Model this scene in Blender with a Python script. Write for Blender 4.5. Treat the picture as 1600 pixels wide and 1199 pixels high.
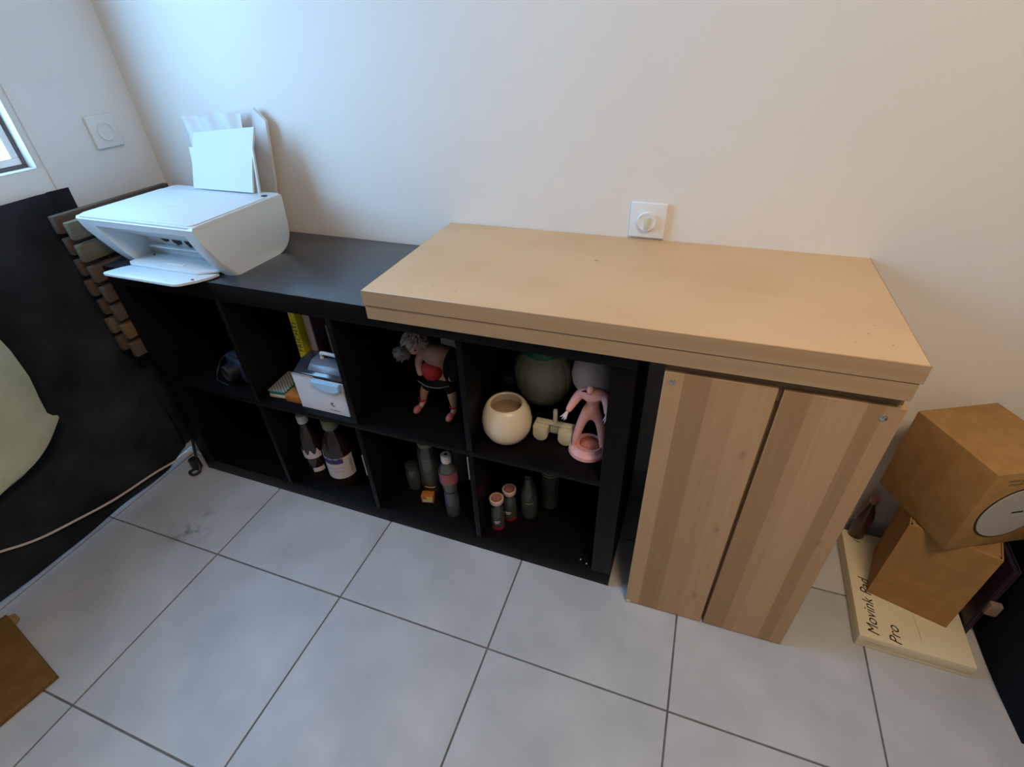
import bpy, bmesh, math, random
from mathutils import Vector, Matrix
random.seed(7)
PI = math.pi
for o in list(bpy.data.objects): bpy.data.objects.remove(o)
SC = bpy.context.scene
COL = SC.collection

# ------------------------------------------------------------------ camera
cd = bpy.data.cameras.new('camera'); cam = bpy.data.objects.new('camera', cd); COL.objects.link(cam)
cam.location = (1.56311, -0.86476, 1.31357)
cam.rotation_euler = (0.949817, 0.031222, 0.351848)
cd.sensor_width = 36.0; cd.sensor_fit = 'HORIZONTAL'; cd.lens = 792.07 / 1600 * 36.0
cd.clip_start = 0.02; cd.clip_end = 100
SC.camera = cam
# ------------------------------------------------------------------ world, lights, exposure
w = bpy.data.worlds.new('sky'); SC.world = w; w.use_nodes = True
bg = w.node_tree.nodes['Background']
bg.inputs[0].default_value = (0.29, 0.60, 1.0, 1); bg.inputs[1].default_value = 13.5
SC.view_settings.view_transform = 'Standard'; SC.view_settings.look = 'None'
SC.view_settings.gamma = 1.0; SC.view_settings.use_curve_mapping = False
SC.view_settings.exposure = 0.0

def area(name, loc, rot, sx, sy, power, color, portal=False):
    l = bpy.data.lights.new(name, 'AREA'); l.shape = 'RECTANGLE'; l.size = sx; l.size_y = sy
    l.energy = power; l.color = color
    if portal: l.cycles.is_portal = True
    o = bpy.data.objects.new(name, l); COL.objects.link(o); o.location = loc; o.rotation_euler = rot
    return o
area('window_daylight_portal', (-0.212, -0.37, 1.54), (0, -PI/2, 0), 1.04, 0.86, 1.0, (1, 1, 1), True)
area('warm_room_fill', (2.1, -1.05, 2.44), (0, 0, 0), 0.5, 0.5, 29.0, (1.0, 0.75, 0.49))  # added warm fill for light from the room; no lamp is known here

# ------------------------------------------------------------------ helpers
def mat(name, c, rough=0.6, c2=None, scale=(8, 8, 8), detail=4, bump=0.0, bscale=60, spec=0.5, metal=0.0,
        trans=0.0, alpha=1.0, lo=0.35, hi=0.65, coat=0.0, sheen=0.0, wave=None, emit=None):
    m = bpy.data.materials.new(name); m.use_nodes = True
    nt = m.node_tree; N = nt.nodes; Lk = nt.links; b = N['Principled BSDF']
    b.inputs['Base Color'].default_value = (*c, 1); b.inputs['Roughness'].default_value = rough
    b.inputs['Specular IOR Level'].default_value = spec; b.inputs['Metallic'].default_value = metal
    b.inputs['Transmission Weight'].default_value = trans; b.inputs['Alpha'].default_value = alpha
    b.inputs['Coat Weight'].default_value = coat
    if sheen: b.inputs['Sheen Weight'].default_value = sheen
    tc = N.new('ShaderNodeTexCoord')
    if c2 is not None:
        mp = N.new('ShaderNodeMapping'); mp.inputs['Scale'].default_value = scale
        nz = N.new('ShaderNodeTexNoise'); nz.inputs['Scale'].default_value = 1.0; nz.inputs['Detail'].default_value = detail
        rp = N.new('ShaderNodeValToRGB'); rp.color_ramp.elements[0].position = lo; rp.color_ramp.elements[1].position = hi
        rp.color_ramp.elements[0].color = (*c, 1); rp.color_ramp.elements[1].color = (*c2, 1)
        Lk.new(tc.outputs['Object'], mp.inputs[0]); Lk.new(mp.outputs[0], nz.inputs['Vector'])
        Lk.new(nz.outputs['Fac'], rp.inputs[0]); Lk.new(rp.outputs[0], b.inputs['Base Color'])
    if bump:
        n2 = N.new('ShaderNodeTexNoise'); n2.inputs['Scale'].default_value = bscale; n2.inputs['Detail'].default_value = 3
        bp = N.new('ShaderNodeBump'); bp.inputs['Strength'].default_value = bump; bp.inputs['Distance'].default_value = 0.002
        Lk.new(tc.outputs['Object'], n2.inputs['Vector']); Lk.new(n2.outputs['Fac'], bp.inputs['Height']); Lk.new(bp.outputs[0], b.inputs['Normal'])
    return m

def finish(name, bm, m, parent=None, smooth=False, loc=None):
    me = bpy.data.meshes.new(name)
    bmesh.ops.recalc_face_normals(bm, faces=bm.faces)
    bm.to_mesh(me); bm.free()
    if smooth:
        for p in me.polygons: p.use_smooth = True
        try: me.set_sharp_from_angle(angle=math.radians(40))
        except Exception: pass
    if m: me.materials.append(m)
    o = bpy.data.objects.new(name, me); COL.objects.link(o)
    if parent: o.parent = parent
    if loc: o.location = loc
    return o

def tag(o, label=None, cat=None, group=None, kind=None):
    if label: o['label'] = label
    if cat: o['category'] = cat
    if group: o['group'] = group
    if kind: o['kind'] = kind
    return o

def thing(name, label, cat, loc=(0, 0, 0), rz=0, group=None):
    o = bpy.data.objects.new(name, None); COL.objects.link(o); o.location = loc; o.rotation_euler = (0, 0, rz)
    o.empty_display_size = 0.05
    return tag(o, label, cat, group)

def bbox(bm, x0, x1, y0, y1, z0, z1, bev=0.0, seg=2, M=None):
    vs = [bm.verts.new((x, y, z)) for x in (x0, x1) for y in (y0, y1) for z in (z0, z1)]
    F = [(0, 1, 3, 2), (4, 6, 7, 5), (0, 4, 5, 1), (2, 3, 7, 6), (0, 2, 6, 4), (1, 5, 7, 3)]
    fs = [bm.faces.new([vs[i] for i in f]) for f in F]
    if bev > 0:
        es = list({e for f in fs for e in f.edges})
        r = bmesh.ops.bevel(bm, geom=es, offset=bev, segments=seg, affect='EDGES', profile=0.5)
        vs = list({v for v in vs if v.is_valid} | {v for v in r['verts']})
    if M is not None:
        for v in vs: v.co = M @ v.co
    return vs

def box(name, x0, x1, y0, y1, z0, z1, m, parent=None, bev=0.0, seg=2):
    bm = bmesh.new(); bbox(bm, x0, x1, y0, y1, z0, z1, bev, seg)
    return finish(name, bm, m, parent, smooth=bev > 0)

def prism(bm, pts, axis, a, b):
    """extrude polygon along axis: 'x' pts=(y,z); 'y' pts=(x,z); 'z' pts=(x,y)"""
    def P(p, t): return {'x': (t, p[0], p[1]), 'y': (p[0], t, p[1]), 'z': (p[0], p[1], t)}[axis]
    A = [bm.verts.new(P(p, a)) for p in pts]; B = [bm.verts.new(P(p, b)) for p in pts]
    n = len(pts)
    bm.faces.new(A); bm.faces.new(B[::-1])
    for i in range(n): bm.faces.new((A[i], A[(i+1) % n], B[(i+1) % n], B[i]))
    return A + B

def pr(name, pts, axis, a, b, m, parent=None, bev=0.0, smooth=None):
    bm = bmesh.new(); prism(bm, pts, axis, a, b)
    if bev: bmesh.ops.bevel(bm, geom=list(bm.edges), offset=bev, segments=2, affect='EDGES', profile=0.5)
    return finish(name, bm, m, parent, smooth=(bev > 0) if smooth is None else smooth)

def lathe_bm(bm, prof, seg=32, c=(0, 0, 0), ribs=0, ribamp=0.0):
    rings = []
    for r, z in prof:
        if r < 1e-6: rings.append([bm.verts.new((c[0], c[1], c[2]+z))])
        else:
            ring = []
            for i in range(seg):
                a = 2*PI*i/seg
                rr = r*(1 - ribamp*abs(math.sin(a*ribs/2))**0.5 if ribs else 1)
                if ribs: rr = r*(1 - ribamp*(1-abs(math.sin(a*ribs/2))**0.6))
                ring.append(bm.verts.new((c[0]+rr*math.cos(a), c[1]+rr*math.sin(a), c[2]+z)))
            rings.append(ring)
    for A, B in zip(rings, rings[1:]):
        if len(A) == 1 and len(B) == 1: continue
        for i in range(seg):
            j = (i+1) % seg
            if len(A) == 1: bm.faces.new((A[0], B[j], B[i]))
            elif len(B) == 1: bm.faces.new((A[i], A[j], B[0]))
            else: bm.faces.new((A[i], A[j], B[j], B[i]))

def lathe(name, prof, m, parent=None, seg=32, c=(0, 0, 0), ribs=0, ribamp=0.0):
    bm = bmesh.new(); lathe_bm(bm, prof, seg, c, ribs, ribamp)
    return finish(name, bm, m, parent, smooth=True)

def crom(pts, n):
    out = []; P = [Vector(p) for p in pts]
    Q = [2*P[0]-P[1]] + P + [2*P[-1]-P[-2]]
    for i in range(1, len(Q)-2):
        for k in range(n):
            t = k/n; a, b, c_, d = Q[i-1], Q[i], Q[i+1], Q[i+2]
            out.append(0.5*((2*b)+(-a+c_)*t+(2*a-5*b+4*c_-d)*t*t+(-a+3*b-3*c_+d)*t**3))
    out.append(P[-1]); return out

def tube_bm(bm, pts, r, seg=8, n=6, spline=True):
    C = crom(pts, n) if spline else [Vector(p) for p in pts]
    rings = []
    up = Vector((0, 0, 1))
    for i, p in enumerate(C):
        d = (C[min(i+1, len(C)-1)]-C[max(i-1, 0)]).normalized()
        u = d.cross(up)
        if u.length < 1e-3: u = d.cross(Vector((0, 1, 0)))
        u.normalize(); v = d.cross(u).normalized()
        rr = r(i/(len(C)-1)) if callable(r) else r
        rings.append([bm.verts.new(p+(u*math.cos(2*PI*k/seg)+v*math.sin(2*PI*k/seg))*rr) for k in range(seg)])
    for A, B in zip(rings, rings[1:]):
        for i in range(seg): bm.faces.new((A[i], A[(i+1) % seg], B[(i+1) % seg], B[i]))
    bm.faces.new(rings[0]); bm.faces.new(rings[-1][::-1])

def tube(name, pts, r, m, parent=None, seg=8, n=6, spline=True):
    bm = bmesh.new(); tube_bm(bm, pts, r, seg, n, spline); return finish(name, bm, m, parent, smooth=True)

def sphere_bm(bm, c, r, seg=16, sc=(1, 1, 1), M=None):
    mt = Matrix.Translation(c) @ (M if M is not None else Matrix.Identity(4)) @ Matrix.Diagonal((*sc, 1))
    bmesh.ops.create_uvsphere(bm, u_segments=seg, v_segments=max(6, seg//2), radius=r, matrix=mt)

def skin(name, verts, edges, radii, m, parent=None, sub=2, root=0):
    me = bpy.data.meshes.new(name); me.from_pydata(verts, edges, []); me.update()
    o = bpy.data.objects.new(name, me); COL.objects.link(o)
    md = o.modifiers.new('s', 'SKIN'); md.use_smooth_shade = True
    for i, v in enumerate(me.skin_vertices[0].data):
        r = radii[i]; v.radius = r if isinstance(r, tuple) else (r, r); v.use_root = (i == root)
    o.modifiers.new('u', 'SUBSURF').levels = sub
    dg = bpy.context.evaluated_depsgraph_get(); dg.update()
    me2 = bpy.data.meshes.new_from_object(o.evaluated_get(dg)); me2.name = name
    o.modifiers.clear(); o.data = me2; me2.materials.clear(); me2.materials.append(m)
    for p in me2.polygons: p.use_smooth = True
    if parent: o.parent = parent
    return o

def text(name, s, size, m, parent=None, M=Matrix.Identity(4), ext=0.0002, shear=0, space=1.0, align='LEFT', off=0.0):
    cu = bpy.data.curves.new('t', 'FONT'); cu.body = s; cu.size = size; cu.extrude = ext; cu.shear = shear; cu.offset = off
    cu.space_character = space; cu.align_x = align
    o = bpy.data.objects.new('t', cu); COL.objects.link(o)
    dg = bpy.context.evaluated_depsgraph_get(); dg.update()
    me = bpy.data.meshes.new_from_object(o.evaluated_get(dg)); me.name = name
    bpy.data.objects.remove(o); me.transform(M); me.materials.clear(); me.materials.append(m)
    r = bpy.data.objects.new(name, me); COL.objects.link(r)
    if parent: r.parent = parent
    return r

def basis(ex, ey, o):
    ex = Vector(ex).normalized(); ey = Vector(ey).normalized(); ez = ex.cross(ey).normalized(); ey = ez.cross(ex)
    M = Matrix((ex, ey, ez)).transposed().to_4x4(); M.translation = Vector(o); return M

# ------------------------------------------------------------------ materials
M_wall = mat('wall_paint', (0.80, 0.755, 0.69), 0.75, c2=(0.83, 0.785, 0.72), scale=(3, 3, 3), bump=0.15, bscale=150)
M_lwall = mat('left_wall_paint', (0.78, 0.80, 0.79), 0.75, c2=(0.82, 0.84, 0.83), scale=(3, 3, 3), bump=0.15, bscale=150)
M_white = mat('white_gloss_paint', (0.82, 0.82, 0.80), 0.4)
M_tile = mat('tile_ceramic', (0.41, 0.41, 0.42), 0.45, c2=(0.50, 0.495, 0.50), scale=(6, 6, 6), detail=6, bump=0.08, bscale=30)
M_grout = mat('grout', (0.10, 0.10, 0.10), 0.9, c2=(0.16, 0.15, 0.14), scale=(20, 20, 20))
M_black = mat('black_brown_laminate', (0.0035, 0.0028, 0.0030), 0.40, c2=(0.005, 0.004, 0.004), scale=(4, 60, 60), spec=0.12)
M_blackin = M_black
M_cloth = mat('black_felt', (0.016, 0.018, 0.022), 0.95, c2=(0.036, 0.041, 0.050), scale=(6, 6, 6), bump=0.3, bscale=500, spec=0.05)
M_green = mat('pale_green_fabric', (0.42, 0.45, 0.33), 0.9, c2=(0.52, 0.54, 0.42), scale=(9, 9, 9), bump=0.3, bscale=300, spec=0.1)
M_printer = mat('printer_plastic', (0.68, 0.72, 0.735), 0.42)
M_slot = mat('dark_slot', (0.02, 0.02, 0.02), 0.6)
M_paper = mat('paper', (0.66, 0.70, 0.74), 0.8)
M_bag = mat('white_foam', (0.66, 0.64, 0.62), 0.6, c2=(0.74, 0.72, 0.70), scale=(10, 10, 10))
M_card = mat('cardboard', (0.32, 0.175, 0.060), 0.85, c2=(0.38, 0.215, 0.080), scale=(25, 25, 25), bump=0.15, bscale=120, spec=0.15)
M_cardd = mat('dark_cardboard', (0.15, 0.080, 0.026), 0.9, c2=(0.19, 0.105, 0.036), scale=(25, 25, 25), spec=0.1)
M_cardin = mat('cardboard_inside', (0.33, 0.185, 0.075), 0.85, spec=0.15)
M_wbox = mat('cream_box_print', (0.66, 0.58, 0.40), 0.6, c2=(0.70, 0.62, 0.43), scale=(6, 6, 6))
M_ink = mat('black_ink', (0.012, 0.012, 0.012), 0.6)
M_grey = mat('grey_ink', (0.35, 0.33, 0.28), 0.6)
M_steel = mat('steel', (0.55, 0.55, 0.56), 0.3, metal=1.0)
M_navy = mat('navy_fabric', (0.008, 0.011, 0.035), 0.9, c2=(0.012, 0.016, 0.05), scale=(8, 8, 8), bump=0.3, bscale=300, spec=0.1)
M_bfab = mat('black_fabric', (0.010, 0.009, 0.012), 0.92, spec=0.08)
M_cream = mat('cream_ceramic', (0.74, 0.62, 0.45), 0.35, c2=(0.78, 0.66, 0.49), scale=(5, 5, 5))
M_pot_in = mat('raw_ceramic', (0.42, 0.31, 0.18), 0.8)
M_pla = mat('cream_print_plastic', (0.60, 0.57, 0.42), 0.5)
M_gourd = mat('olive_ceramic', (0.52, 0.52, 0.34), 0.5, c2=(0.60, 0.59, 0.40), scale=(5, 5, 5))
M_teal = mat('teal_band', (0.02, 0.24, 0.17), 0.5)
M_pale = mat('pale_lilac_ceramic', (0.80, 0.77, 0.84), 0.5)
M_pink = mat('pink_resin', (0.80, 0.38, 0.36), 0.45, c2=(0.85, 0.44, 0.41), scale=(30, 30, 30))
M_rock = mat('dark_pink_resin', (0.55, 0.18, 0.12), 0.6, bump=0.6, bscale=120)
M_claw = mat('pale_claw', (0.75, 0.62, 0.60), 0.5)
M_skin = mat('tan_figurine_skin', (0.36, 0.20, 0.14), 0.5)
M_hair = mat('grey_hair', (0.42, 0.34, 0.29), 0.8, c2=(0.22, 0.16, 0.13), scale=(60, 60, 60))
M_hair2 = mat('dark_grey_hair', (0.07, 0.06, 0.06), 0.9)
M_red = mat('red_cloth', (0.30, 0.010, 0.012), 0.7)
M_boot = mat('pinkish_boot', (0.35, 0.10, 0.10), 0.6)
M_yel = mat('yellow_print', (0.62, 0.53, 0.02), 0.5)
M_pinkp = mat('pale_pink_print', (0.42, 0.30, 0.26), 0.6)
M_maroon = mat('maroon_print', (0.12, 0.02, 0.03), 0.6, c2=(0.04, 0.04, 0.10), scale=(14, 14, 14))
M_teald = mat('dark_teal_print', (0.02, 0.055, 0.045), 0.6)
M_wplas = mat('white_box_plastic', (0.72, 0.71, 0.75), 0.35)
M_dgloss = mat('smoked_plastic', (0.03, 0.035, 0.045), 0.12, spec=0.7)
M_greylid = mat('grey_lid', (0.14, 0.15, 0.18), 0.3)
M_blue = mat('lit_blue_plastic', (0.48, 0.74, 0.98), 0.10, trans=0.15)  # clear blue lip, colour lightened to hold the bright reflection on it
M_orange = mat('orange_card', (0.42, 0.13, 0.02), 0.6)
M_tealc = mat('teal_card', (0.01, 0.20, 0.19), 0.6)
M_ivory = mat('ivory_card', (0.55, 0.45, 0.34), 0.6)
M_amber = mat('dark_brown_bottle', (0.018, 0.010, 0.008), 0.12, spec=0.6)
M_label = mat('white_label', (0.52, 0.46, 0.45), 0.6)
M_violet = mat('violet_label', (0.025, 0.012, 0.10), 0.5)
M_olive = mat('olive_cap', (0.20, 0.19, 0.12), 0.5)
M_capw = mat('white_cap', (0.62, 0.58, 0.57), 0.4)
M_glass = mat('bottle_glass', (0.55, 0.60, 0.55), 0.06, trans=0.92)
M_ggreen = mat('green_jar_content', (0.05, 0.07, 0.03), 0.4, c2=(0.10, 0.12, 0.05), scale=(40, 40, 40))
M_gold = mat('gold_ring', (0.75, 0.55, 0.2), 0.25, metal=1.0)
M_capp = mat('salmon_cap', (0.40, 0.17, 0.13), 0.5)
M_capr = mat('pale_cap_rim', (0.62, 0.42, 0.38), 0.5)
M_redliq = mat('red_liquid', (0.35, 0.01, 0.03), 0.2)
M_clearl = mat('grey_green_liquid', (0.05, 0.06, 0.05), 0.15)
M_pinkl = mat('dusty_pink_label', (0.26, 0.07, 0.08), 0.5)
M_cord = mat('cord_plastic', (0.62, 0.52, 0.47), 0.5)
M_purple = mat('purple_cover', (0.018, 0.007, 0.017), 0.5)
M_tape = mat('beige_tab', (0.20, 0.15, 0.12), 0.6)
M_round = mat('grey_white_label', (0.42, 0.40, 0.36), 0.6)
M_lime = mat('pale_green_plastic', (0.62, 0.66, 0.45), 0.4)  # plain pale green, no emission
M_dark = mat('dark_plastic', (0.012, 0.012, 0.016), 0.5)
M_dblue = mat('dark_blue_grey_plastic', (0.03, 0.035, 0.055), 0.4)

def pane_mat():
    m = bpy.data.materials.new('window_glass'); m.use_nodes = True; nt = m.node_tree
    for n in list(nt.nodes): nt.nodes.remove(n)
    o = nt.nodes.new('ShaderNodeOutputMaterial'); mx = nt.nodes.new('ShaderNodeMixShader')
    t = nt.nodes.new('ShaderNodeBsdfTransparent'); g = nt.nodes.new('ShaderNodeBsdfGlossy'); g.inputs['Roughness'].default_value = 0.02
    mx.inputs[0].default_value = 0.05
    nt.links.new(t.outputs[0], mx.inputs[1]); nt.links.new(g.outputs[0], mx.inputs[2]); nt.links.new(mx.outputs[0], o.inputs[0])
    return m
M_pane = pane_mat()

def mottled(name, base, dark, spots, scale=3.0):
    """smooth board face with soft mottling and small dark specks"""
    m = mat(name, base, 0.42, c2=dark, scale=(scale, scale*2, scale), detail=6, lo=0.42, hi=0.75)
    nt = m.node_tree; N = nt.nodes; b = N['Principled BSDF']; L = nt.links
    src = b.inputs['Base Color'].links[0].from_socket
    tc = [n for n in N if n.type == 'TEX_COORD'][0]
    mx = N.new('ShaderNodeMix'); mx.data_type = 'RGBA'
    prev = None
    for (x, y, r) in spots:
        sb = N.new('ShaderNodeVectorMath'); sb.operation = 'DISTANCE'; sb.inputs[1].default_value = (x, y, 0.0)
        sx = N.new('ShaderNodeVectorMath'); sx.operation = 'MULTIPLY'; sx.inputs[1].default_value = (1, 1, 0)
        L.new(tc.outputs['Object'], sx.inputs[0]); L.new(sx.outputs[0], sb.inputs[0])
        mr = N.new('ShaderNodeMapRange'); mr.inputs[1].default_value = r; mr.inputs[2].default_value = r*0.4; mr.inputs[3].default_value = 0; mr.inputs[4].default_value = 0.55
        L.new(sb.outputs['Value'], mr.inputs[0])
        if prev is None: prev = mr.outputs[0]
        else:
            ad = N.new('ShaderNodeMath'); ad.operation = 'MAXIMUM'; L.new(prev, ad.inputs[0]); L.new(mr.outputs[0], ad.inputs[1]); prev = ad.outputs[0]
    L.new(prev, mx.inputs[0]); L.new(src, mx.inputs[6]); mx.inputs[7].default_value = (0.12, 0.08, 0.04, 1)
    L.new(mx.outputs[2], b.inputs['Base Color'])
    return m
M_board = mottled('beech_board_face', (0.66, 0.43, 0.235), (0.58, 0.36, 0.18),
                  [(0.445, 0.285, 0.006), (0.20, 0.05, 0.003), (0.14, 0.06, 0.0025), (0.955, 0.085, 0.003), (0.97, 0.12, 0.0025), (0.985, 0.055, 0.0025), (0.93, 0.05, 0.002), (0.09, 0.03, 0.002)])

def woodgrain(name, c1, c2, along='x', rough=0.55):
    s = {'x': (2, 90, 90), 'z': (90, 90, 2), 'y': (90, 2, 90)}[along]
    return mat(name, c1, rough, c2=c2, scale=s, detail=8, lo=0.3, hi=0.7)
M_edge = woodgrain('board_edge_veneer', (0.37, 0.235, 0.125), (0.43, 0.285, 0.155), 'x')
M_slat = woodgrain('weathered_slat', (0.070, 0.046, 0.030), (0.105, 0.072, 0.048), 'y', 0.8)
M_slat2 = woodgrain('greenish_slat', (0.105, 0.083, 0.048), (0.14, 0.112, 0.066), 'y', 0.8)
M_slat3 = woodgrain('ochre_slat', (0.14, 0.078, 0.027), (0.175, 0.10, 0.037), 'y', 0.8)
M_leg = mat('dark_wood', (0.02, 0.014, 0.011), 0.8)

def stave_mat():
    """oak veneer door: broad vertical staves of slightly different tone with fine grain"""
    m = bpy.data.materials.new('oak_stave_veneer'); m.use_nodes = True; nt = m.node_tree; N = nt.nodes; L = nt.links
    b = N['Principled BSDF']; b.inputs['Roughness'].default_value = 0.5
    tc = N.new('ShaderNodeTexCoord'); sp = N.new('ShaderNodeSeparateXYZ'); L.new(tc.outputs['Object'], sp.inputs[0])
    rp = N.new('ShaderNodeValToRGB'); rp.color_ramp.interpolation = 'CONSTANT'
    mr = N.new('ShaderNodeMapRange'); mr.inputs[1].default_value = 0; mr.inputs[2].default_value = 0.42
    L.new(sp.outputs[0], mr.inputs[0]); L.new(mr.outputs[0], rp.inputs[0])
    light = (0.47, 0.295, 0.155, 1); mid = (0.43, 0.265, 0.135, 1); dark = (0.345, 0.205, 0.095, 1)
    els = [(0, light), (0.085, dark), (0.20, mid), (0.33, light), (0.485, dark), (0.60, mid), (0.66, light), (0.80, dark), (0.865, mid), (0.955, light)]
    cr = rp.color_ramp; cr.elements[0].position = 0; cr.elements[0].color = els[0][1]; cr.elements[1].position = els[1][0]; cr.elements[1].color = els[1][1]
    for p, c in els[2:]:
        e = cr.elements.new(p); e.color = c
    mp = N.new('ShaderNodeMapping'); mp.inputs['Scale'].default_value = (110, 110, 5)
    nz = N.new('ShaderNodeTexNoise'); nz.inputs['Scale'].default_value = 1; nz.inputs['Detail'].default_value = 8
    L.new(tc.outputs['Object'], mp.inputs[0]); L.new(mp.outputs[0], nz.inputs['Vector'])
    m2 = N.new('ShaderNodeMapRange'); m2.inputs[1].default_value = 0.3; m2.inputs[2].default_value = 0.7; m2.inputs[3].default_value = 0.93; m2.inputs[4].default_value = 1.05
    L.new(nz.outputs['Fac'], m2.inputs[0])
    mu = N.new('ShaderNodeVectorMath'); mu.operation = 'SCALE'; L.new(rp.outputs[0], mu.inputs[0]); L.new(m2.outputs[0], mu.inputs['Scale'])
    # two small knots
    prev = mu.outputs[0]
    for (x, z) in ((0.172, 0.60), (0.168, 0.37), (0.165, 0.11), (0.365, 0.40)):
        d = N.new('ShaderNodeVectorMath'); d.operation = 'DISTANCE'; d.inputs[1].default_value = (x, 0, z*0.5)
        s = N.new('ShaderNodeVectorMath'); s.operation = 'MULTIPLY'; s.inputs[1].default_value = (1, 0, 0.5); L.new(tc.outputs['Object'], s.inputs[0]); L.new(s.outputs[0], d.inputs[0])
        q = N.new('ShaderNodeMapRange'); q.inputs[1].default_value = 0.009; q.inputs[2].default_value = 0.001; q.inputs[3].default_value = 0; q.inputs[4].default_value = 0.5
        L.new(d.outputs['Value'], q.inputs[0])
        mx = N.new('ShaderNodeMix'); mx.data_type = 'RGBA'; L.new(q.outputs[0], mx.inputs[0]); L.new(prev, mx.inputs[6]); mx.inputs[7].default_value = (0.16, 0.10, 0.05, 1); prev = mx.outputs[2]
    L.new(prev, b.inputs['Base Color'])
    return m
M_stave = stave_mat()

def stained_tile():
    m = M_tile.copy(); m.name = 'tile_ceramic_stained'; nt = m.node_tree; N = nt.nodes; L = nt.links; b = N['Principled BSDF']
    src = b.inputs['Base Color'].links[0].from_socket
    tc = [n for n in N if n.type == 'TEX_COORD'][0]
    s = N.new('ShaderNodeVectorMath'); s.operation = 'MULTIPLY'; s.inputs[1].default_value = (1, 1, 0)
    d = N.new('ShaderNodeVectorMath'); d.operation = 'DISTANCE'; d.inputs[1].default_value = (0.17, -0.235, 0)
    nz = N.new('ShaderNodeTexNoise'); nz.inputs['Scale'].default_value = 22; nz.inputs['Detail'].default_value = 5
    nt.links.new(tc.outputs['Object'], nz.inputs['Vector'])
    q = N.new('ShaderNodeMapRange'); q.inputs[1].default_value = 0.085; q.inputs[2].default_value = 0.0; q.inputs[3].default_value = 0; q.inputs[4].default_value = 1.5
    L.new(tc.outputs['Object'], s.inputs[0]); L.new(s.outputs[0], d.inputs[0]); L.new(d.outputs['Value'], q.inputs[0])
    pw = N.new('ShaderNodeMapRange'); pw.inputs[1].default_value = 0.48; pw.inputs[2].default_value = 0.68; L.new(nz.outputs['Fac'], pw.inputs[0])
    mu = N.new('ShaderNodeMath'); mu.operation = 'MULTIPLY'; mu.use_clamp = True; L.new(q.outputs[0], mu.inputs[0]); L.new(pw.outputs[0], mu.inputs[1])
    mx = N.new('ShaderNodeMix'); mx.data_type = 'RGBA'; L.new(mu.outputs[0], mx.inputs[0]); L.new(src, mx.inputs[6]); mx.inputs[7].default_value = (0.16, 0.16, 0.12, 1)
    L.new(mx.outputs[2], b.inputs['Base Color']); return m
M_tile_st = stained_tile()

# ------------------------------------------------------------------ room shell
XL = -0.144; RA = 0.0115            # left wall plane; slight turn of the room against the shelf unit
XR, YF, ZC = 4.4, -4.4, 2.5
def yb(x): return 0.3935 + 0.0115*x
floor = box('floor', XL-0.6, XR, YF, 0.46, -0.06, -0.0025, M_grout); tag(floor, kind='structure')
S = 0.4508; TH = 0.00885; OX, OY = 0.33147, -0.28681
g = 0.0022
bm = bmesh.new(); bbox(bm, g, S-g, g, S-g, -0.012, 0.0, 0.0008, 1); tme = bpy.data.meshes.new('tile'); bmesh.ops.recalc_face_normals(bm, faces=bm.faces); bm.to_mesh(tme); bm.free(); tme.materials.append(M_tile)
for i in range(-2, 10):
    for j in range(-10, 2):
        x0 = i*S+OX; y0 = j*S+OY
        if x0 + S < XL+0.02 or x0 > XR: continue
        # clip the row at the back wall and the column at the left wall by building those tiles on their own
        lx = max(x0+g, XL-0.02); hx = min(x0+S-g, XR-0.001); ly = max(y0+g, YF+0.001); hy = min(y0+S-g, 0.392)
        if hy - ly < 0.02 or hx-lx < 0.02: continue
        if (lx, hx, ly, hy) == (x0+g, x0+S-g, y0+g, y0+S-g) and not (i == -1 or (i == 0 and j == 0)):
            o = bpy.data.objects.new('tile', tme); COL.objects.link(o); o.parent = floor
            c, s = math.cos(TH), math.sin(TH)
            o.location = (x0*c-y0*s, x0*s+y0*c, random.uniform(-0.0003, 0.0)); o.rotation_euler = (0, 0, TH)
        else:
            o = box('tile', lx, hx, ly, hy, -0.012, 0, M_tile_st if (i in (-1, 0) and j in (-1, 0)) else M_tile, floor, 0.0008, 1)
            o.rotation_euler = (0, 0, TH)
# back wall (slightly turned)
bm = bmesh.new(); prism(bm, [(XL-0.15, yb(XL-0.15)), (XR+.1, yb(XR+.1)), (XR+.1, yb(XR+.1)+0.12), (XL-0.15, 0.52)], 'z', -0.06, ZC)
tag(finish('wall_back', bm, M_wall), kind='structure')
# left wall with the door opening
DY0, DY1, DZ1 = -0.93, 0.105, 2.15
bm = bmesh.new()
bbox(bm, XL-0.14, XL, DY1, yb(XL)+0.01, -0.06, ZC); bbox(bm, XL-0.14, XL, YF, DY0, -0.06, ZC); bbox(bm, XL-0.14, XL, DY0, DY1, DZ1, ZC)
tag(finish('wall_left', bm, M_lwall), kind='structure')
tag(box('wall_right', XR, XR+0.1, YF, yb(XR)+.1, -0.06, ZC, M_wall), kind='structure')
tag(box('wall_front', XL-0.14, XR+.1, YF-0.1, YF, -0.06, ZC, M_wall), kind='structure')
tag(box('ceiling', XL-0.14, XR+0.1, YF-.1, 0.6, ZC, ZC+0.1, M_white), kind='structure')
# tiled plinth along the back wall: separate lengths
bb = thing('baseboard_back', None, None); del_ = [bb.pop(k, None) for k in ()]; bb['kind'] = 'structure'
x = 0.0
for k in range(11):
    xa, xb = x+0.0015, min(x+0.4508-0.0015, XR-.001); x += 0.4508
    if xb - xa < 0.05: break
    bm = bmesh.new(); prism(bm, [(xa, yb(xa)-0.009), (xb, yb(xb)-0.009), (xb, yb(xb)-0.0005), (xa, yb(xa)-0.0005)], 'z', 0.0, 0.072)
    bmesh.ops.bevel(bm, geom=list(bm.edges), offset=0.001, segments=1, affect='EDGES')
    finish('plinth_tile', bm, M_tile, bb)
bl = box('baseboard_left', XL, XL+0.009, DY1, 0.385, 0.0, 0.072, M_tile, None, 0.001, 1); tag(bl, kind='structure')
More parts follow.
